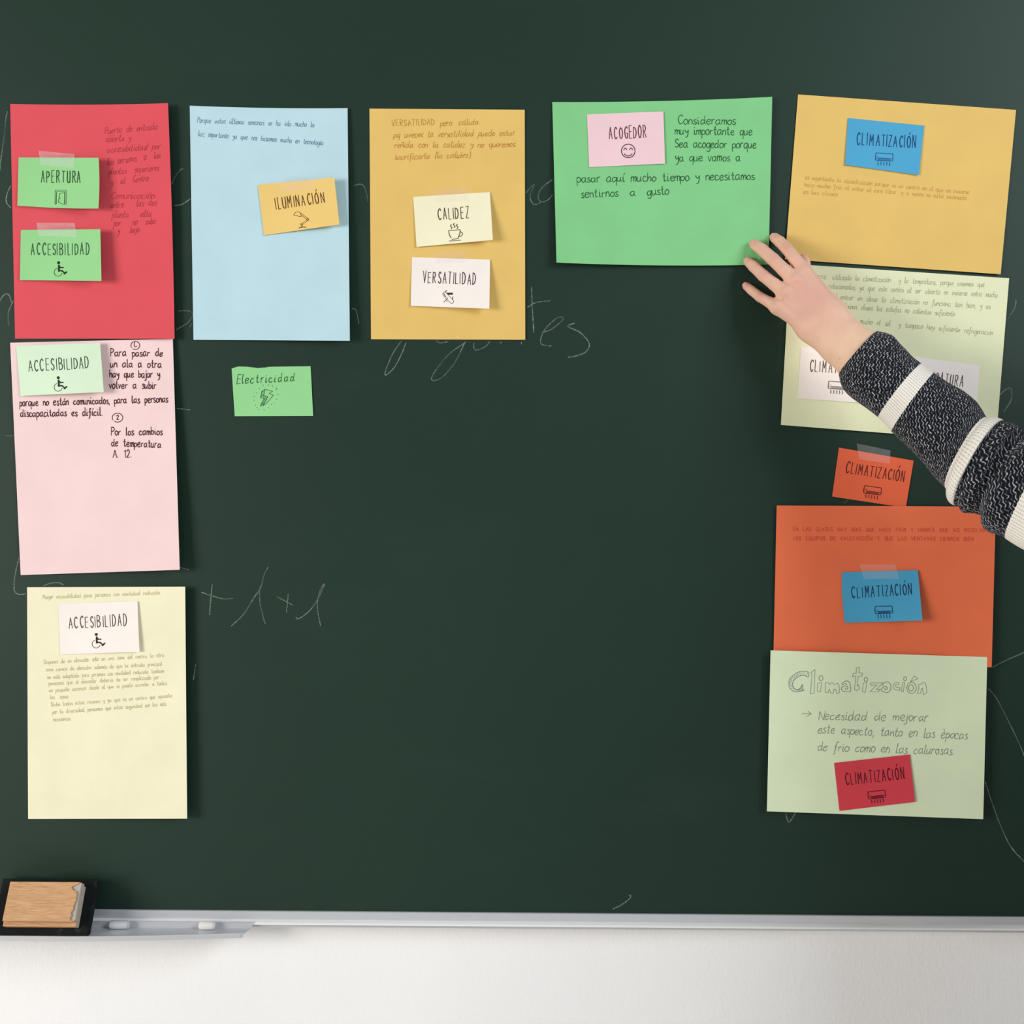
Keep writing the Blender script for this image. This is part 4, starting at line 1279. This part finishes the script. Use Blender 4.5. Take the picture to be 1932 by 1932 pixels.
bs.inputs['Roughness'].default_value = .9
bs.inputs['Specular IOR Level'].default_value = .15
bs.inputs['Sheen Weight'].default_value = .12
bs.inputs['Sheen Roughness'].default_value = .4
hgt = M2(nt, 'ADD', M2(nt, 'MULTIPLY', M2(nt, 'SUBTRACT', 1.0, bands), yarn), M2(nt, 'MULTIPLY', bands, M2(nt, 'SUBTRACT', 1.0, hole)))
bump(nt, bs, hgt, .7, .0022)
slv = link('sweater_sleeve', sv, [tuple(reversed(f)) for f in sf], m_knit, person, smooth=True)
lay = slv.data.uv_layers.new(name='UVMap')
uvr = []
k = 0
for f in sf:
    n = len(f)
    uvr += suv[k:k + n][::-1]
    k += n
lay.data.foreach_set('uv', np.asarray(uvr, float).ravel())
slv['label'] = 'black and grey marled knit sleeve with white stripes'

# the rest of the person, standing just right of the frame and facing the board
def grid(lo, hi, vx):
    global GX, GY, GZ
    a = [np.arange(lo[i], hi[i] + vx, vx) for i in range(3)]
    GX, GY, GZ = np.meshgrid(*[q.astype(np.float32) for q in a], indexing='ij')
    return np.array(lo)
def blob(name, lo, hi, vx, parts, mat, k):
    l0 = grid(lo, hi, vx)
    r = None
    for p, ra, q, rb in parts:
        c = capsule(np.array(p, float), ra, np.array(q, float), rb)
        r = c if r is None else smin(r, c, k)
    for d in range(3):
        ix = [slice(None)] * 3
        for e in (0, -1):
            ix[d] = e; r[tuple(ix)] = 1
    v, f = surface_nets(r)
    o = link(name, l0 + v * vx, f[:, ::-1].tolist(), mat, person, smooth=True)
    m = o.modifiers.new('soften', 'SMOOTH'); m.factor = .5; m.iterations = 4
    return o, l0 + v * vx
H_ = -.36
tor, tv = blob('sweater_body', (.60, -.56, -.72), (1.20, -.16, .06), .007,
     [((.745, -.335, -.085), .066, (1.03, H_, -.085), .066), ((.82, H_, -.17), .10, (.82, H_, -.40), .09), ((.96, H_, -.17), .10, (.96, H_, -.40), .09),
      ((.82, H_, -.40), .09, (.815, H_, -.60), .10), ((.96, H_, -.40), .09, (.965, H_, -.60), .10), ((.89, H_, -.06), .066, (.89, H_ + .005, -.02), .058),
      ((1.03, H_, -.095), .064, (1.085, H_ - .01, -.36), .052), ((1.085, H_ - .01, -.36), .052, (1.075, H_ + .04, -.56), .045)], m_knit, .04)
lay = tor.data.uv_layers.new(name='UVMap')
co = np.array([tv[l.vertex_index] for l in tor.data.loops])
lay.data.foreach_set('uv', np.stack([np.arctan2(co[:, 1] - H_, co[:, 0] - .89) / (2 * math.pi) + .5, -co[:, 2] * .8 - .02], -1).ravel())
m_denim, nt, bs, out = nodes('dark_denim')
nt.links.new(mixc(nt, noise(nt, coords(nt), 200, 3), lin((34, 40, 58)), lin((50, 58, 80))), bs.inputs['Base Color'])
bs.inputs['Roughness'].default_value = .9
blob('trousers', (.66, -.52, -1.44), (1.12, -.20, -.54), .009,
     [((.825, H_, -.62), .095, (.955, H_, -.62), .095), ((.82, H_, -.66), .09, (.815, H_, -1.0), .066), ((.815, H_, -1.0), .066, (.81, H_, -1.41), .052),
      ((.96, H_, -.66), .09, (.97, H_, -1.0), .066), ((.97, H_, -1.0), .066, (.975, H_, -1.41), .052)], m_denim, .03)
for sx in (.81, .975):
    blob('shoe', (sx - .07, -.48, -1.49), (sx + .07, -.14, -1.36), .006, [((sx, H_ - .04, -1.435), .043, (sx, H_ + .13, -1.442), .036)], m_felt, .01)
blob('head', (.76, -.50, -.06), (1.02, -.20, .33), .006,
     [((.89, H_ - .005, -.03), .052, (.89, H_ + .005, .09), .05), ((.89, H_ - .01, .20), .086, (.89, H_ + .015, .19), .082), ((.89, H_ + .05, .12), .05, (.89, H_ + .055, .10), .036),
      ((.89, H_ + .098, .165), .012, (.89, H_ + .11, .145), .013), ((.805, H_, .165), .014, (.805, H_, .145), .011), ((.975, H_, .165), .014, (.975, H_, .145), .011)], m_skin, .025)
m_hair, nt, bs, out = nodes('brown_hair')
nt.links.new(mixc(nt, noise(nt, coords(nt, (60, 60, 4)), 4, 3), lin((58, 38, 26)), lin((84, 58, 40))), bs.inputs['Base Color'])
bs.inputs['Roughness'].default_value = .5
blob('hair', (.74, -.54, -.14), (1.04, -.20, .36), .006,
     [((.89, H_ - .025, .215), .094, (.89, H_ + .0, .222), .088), ((.83, H_ - .045, .15), .05, (.84, H_ - .06, -.04), .034), ((.95, H_ - .045, .15), .05, (.94, H_ - .06, -.04), .034),
      ((.89, H_ - .06, .15), .055, (.89, H_ - .075, -.06), .036)], m_hair, .03)
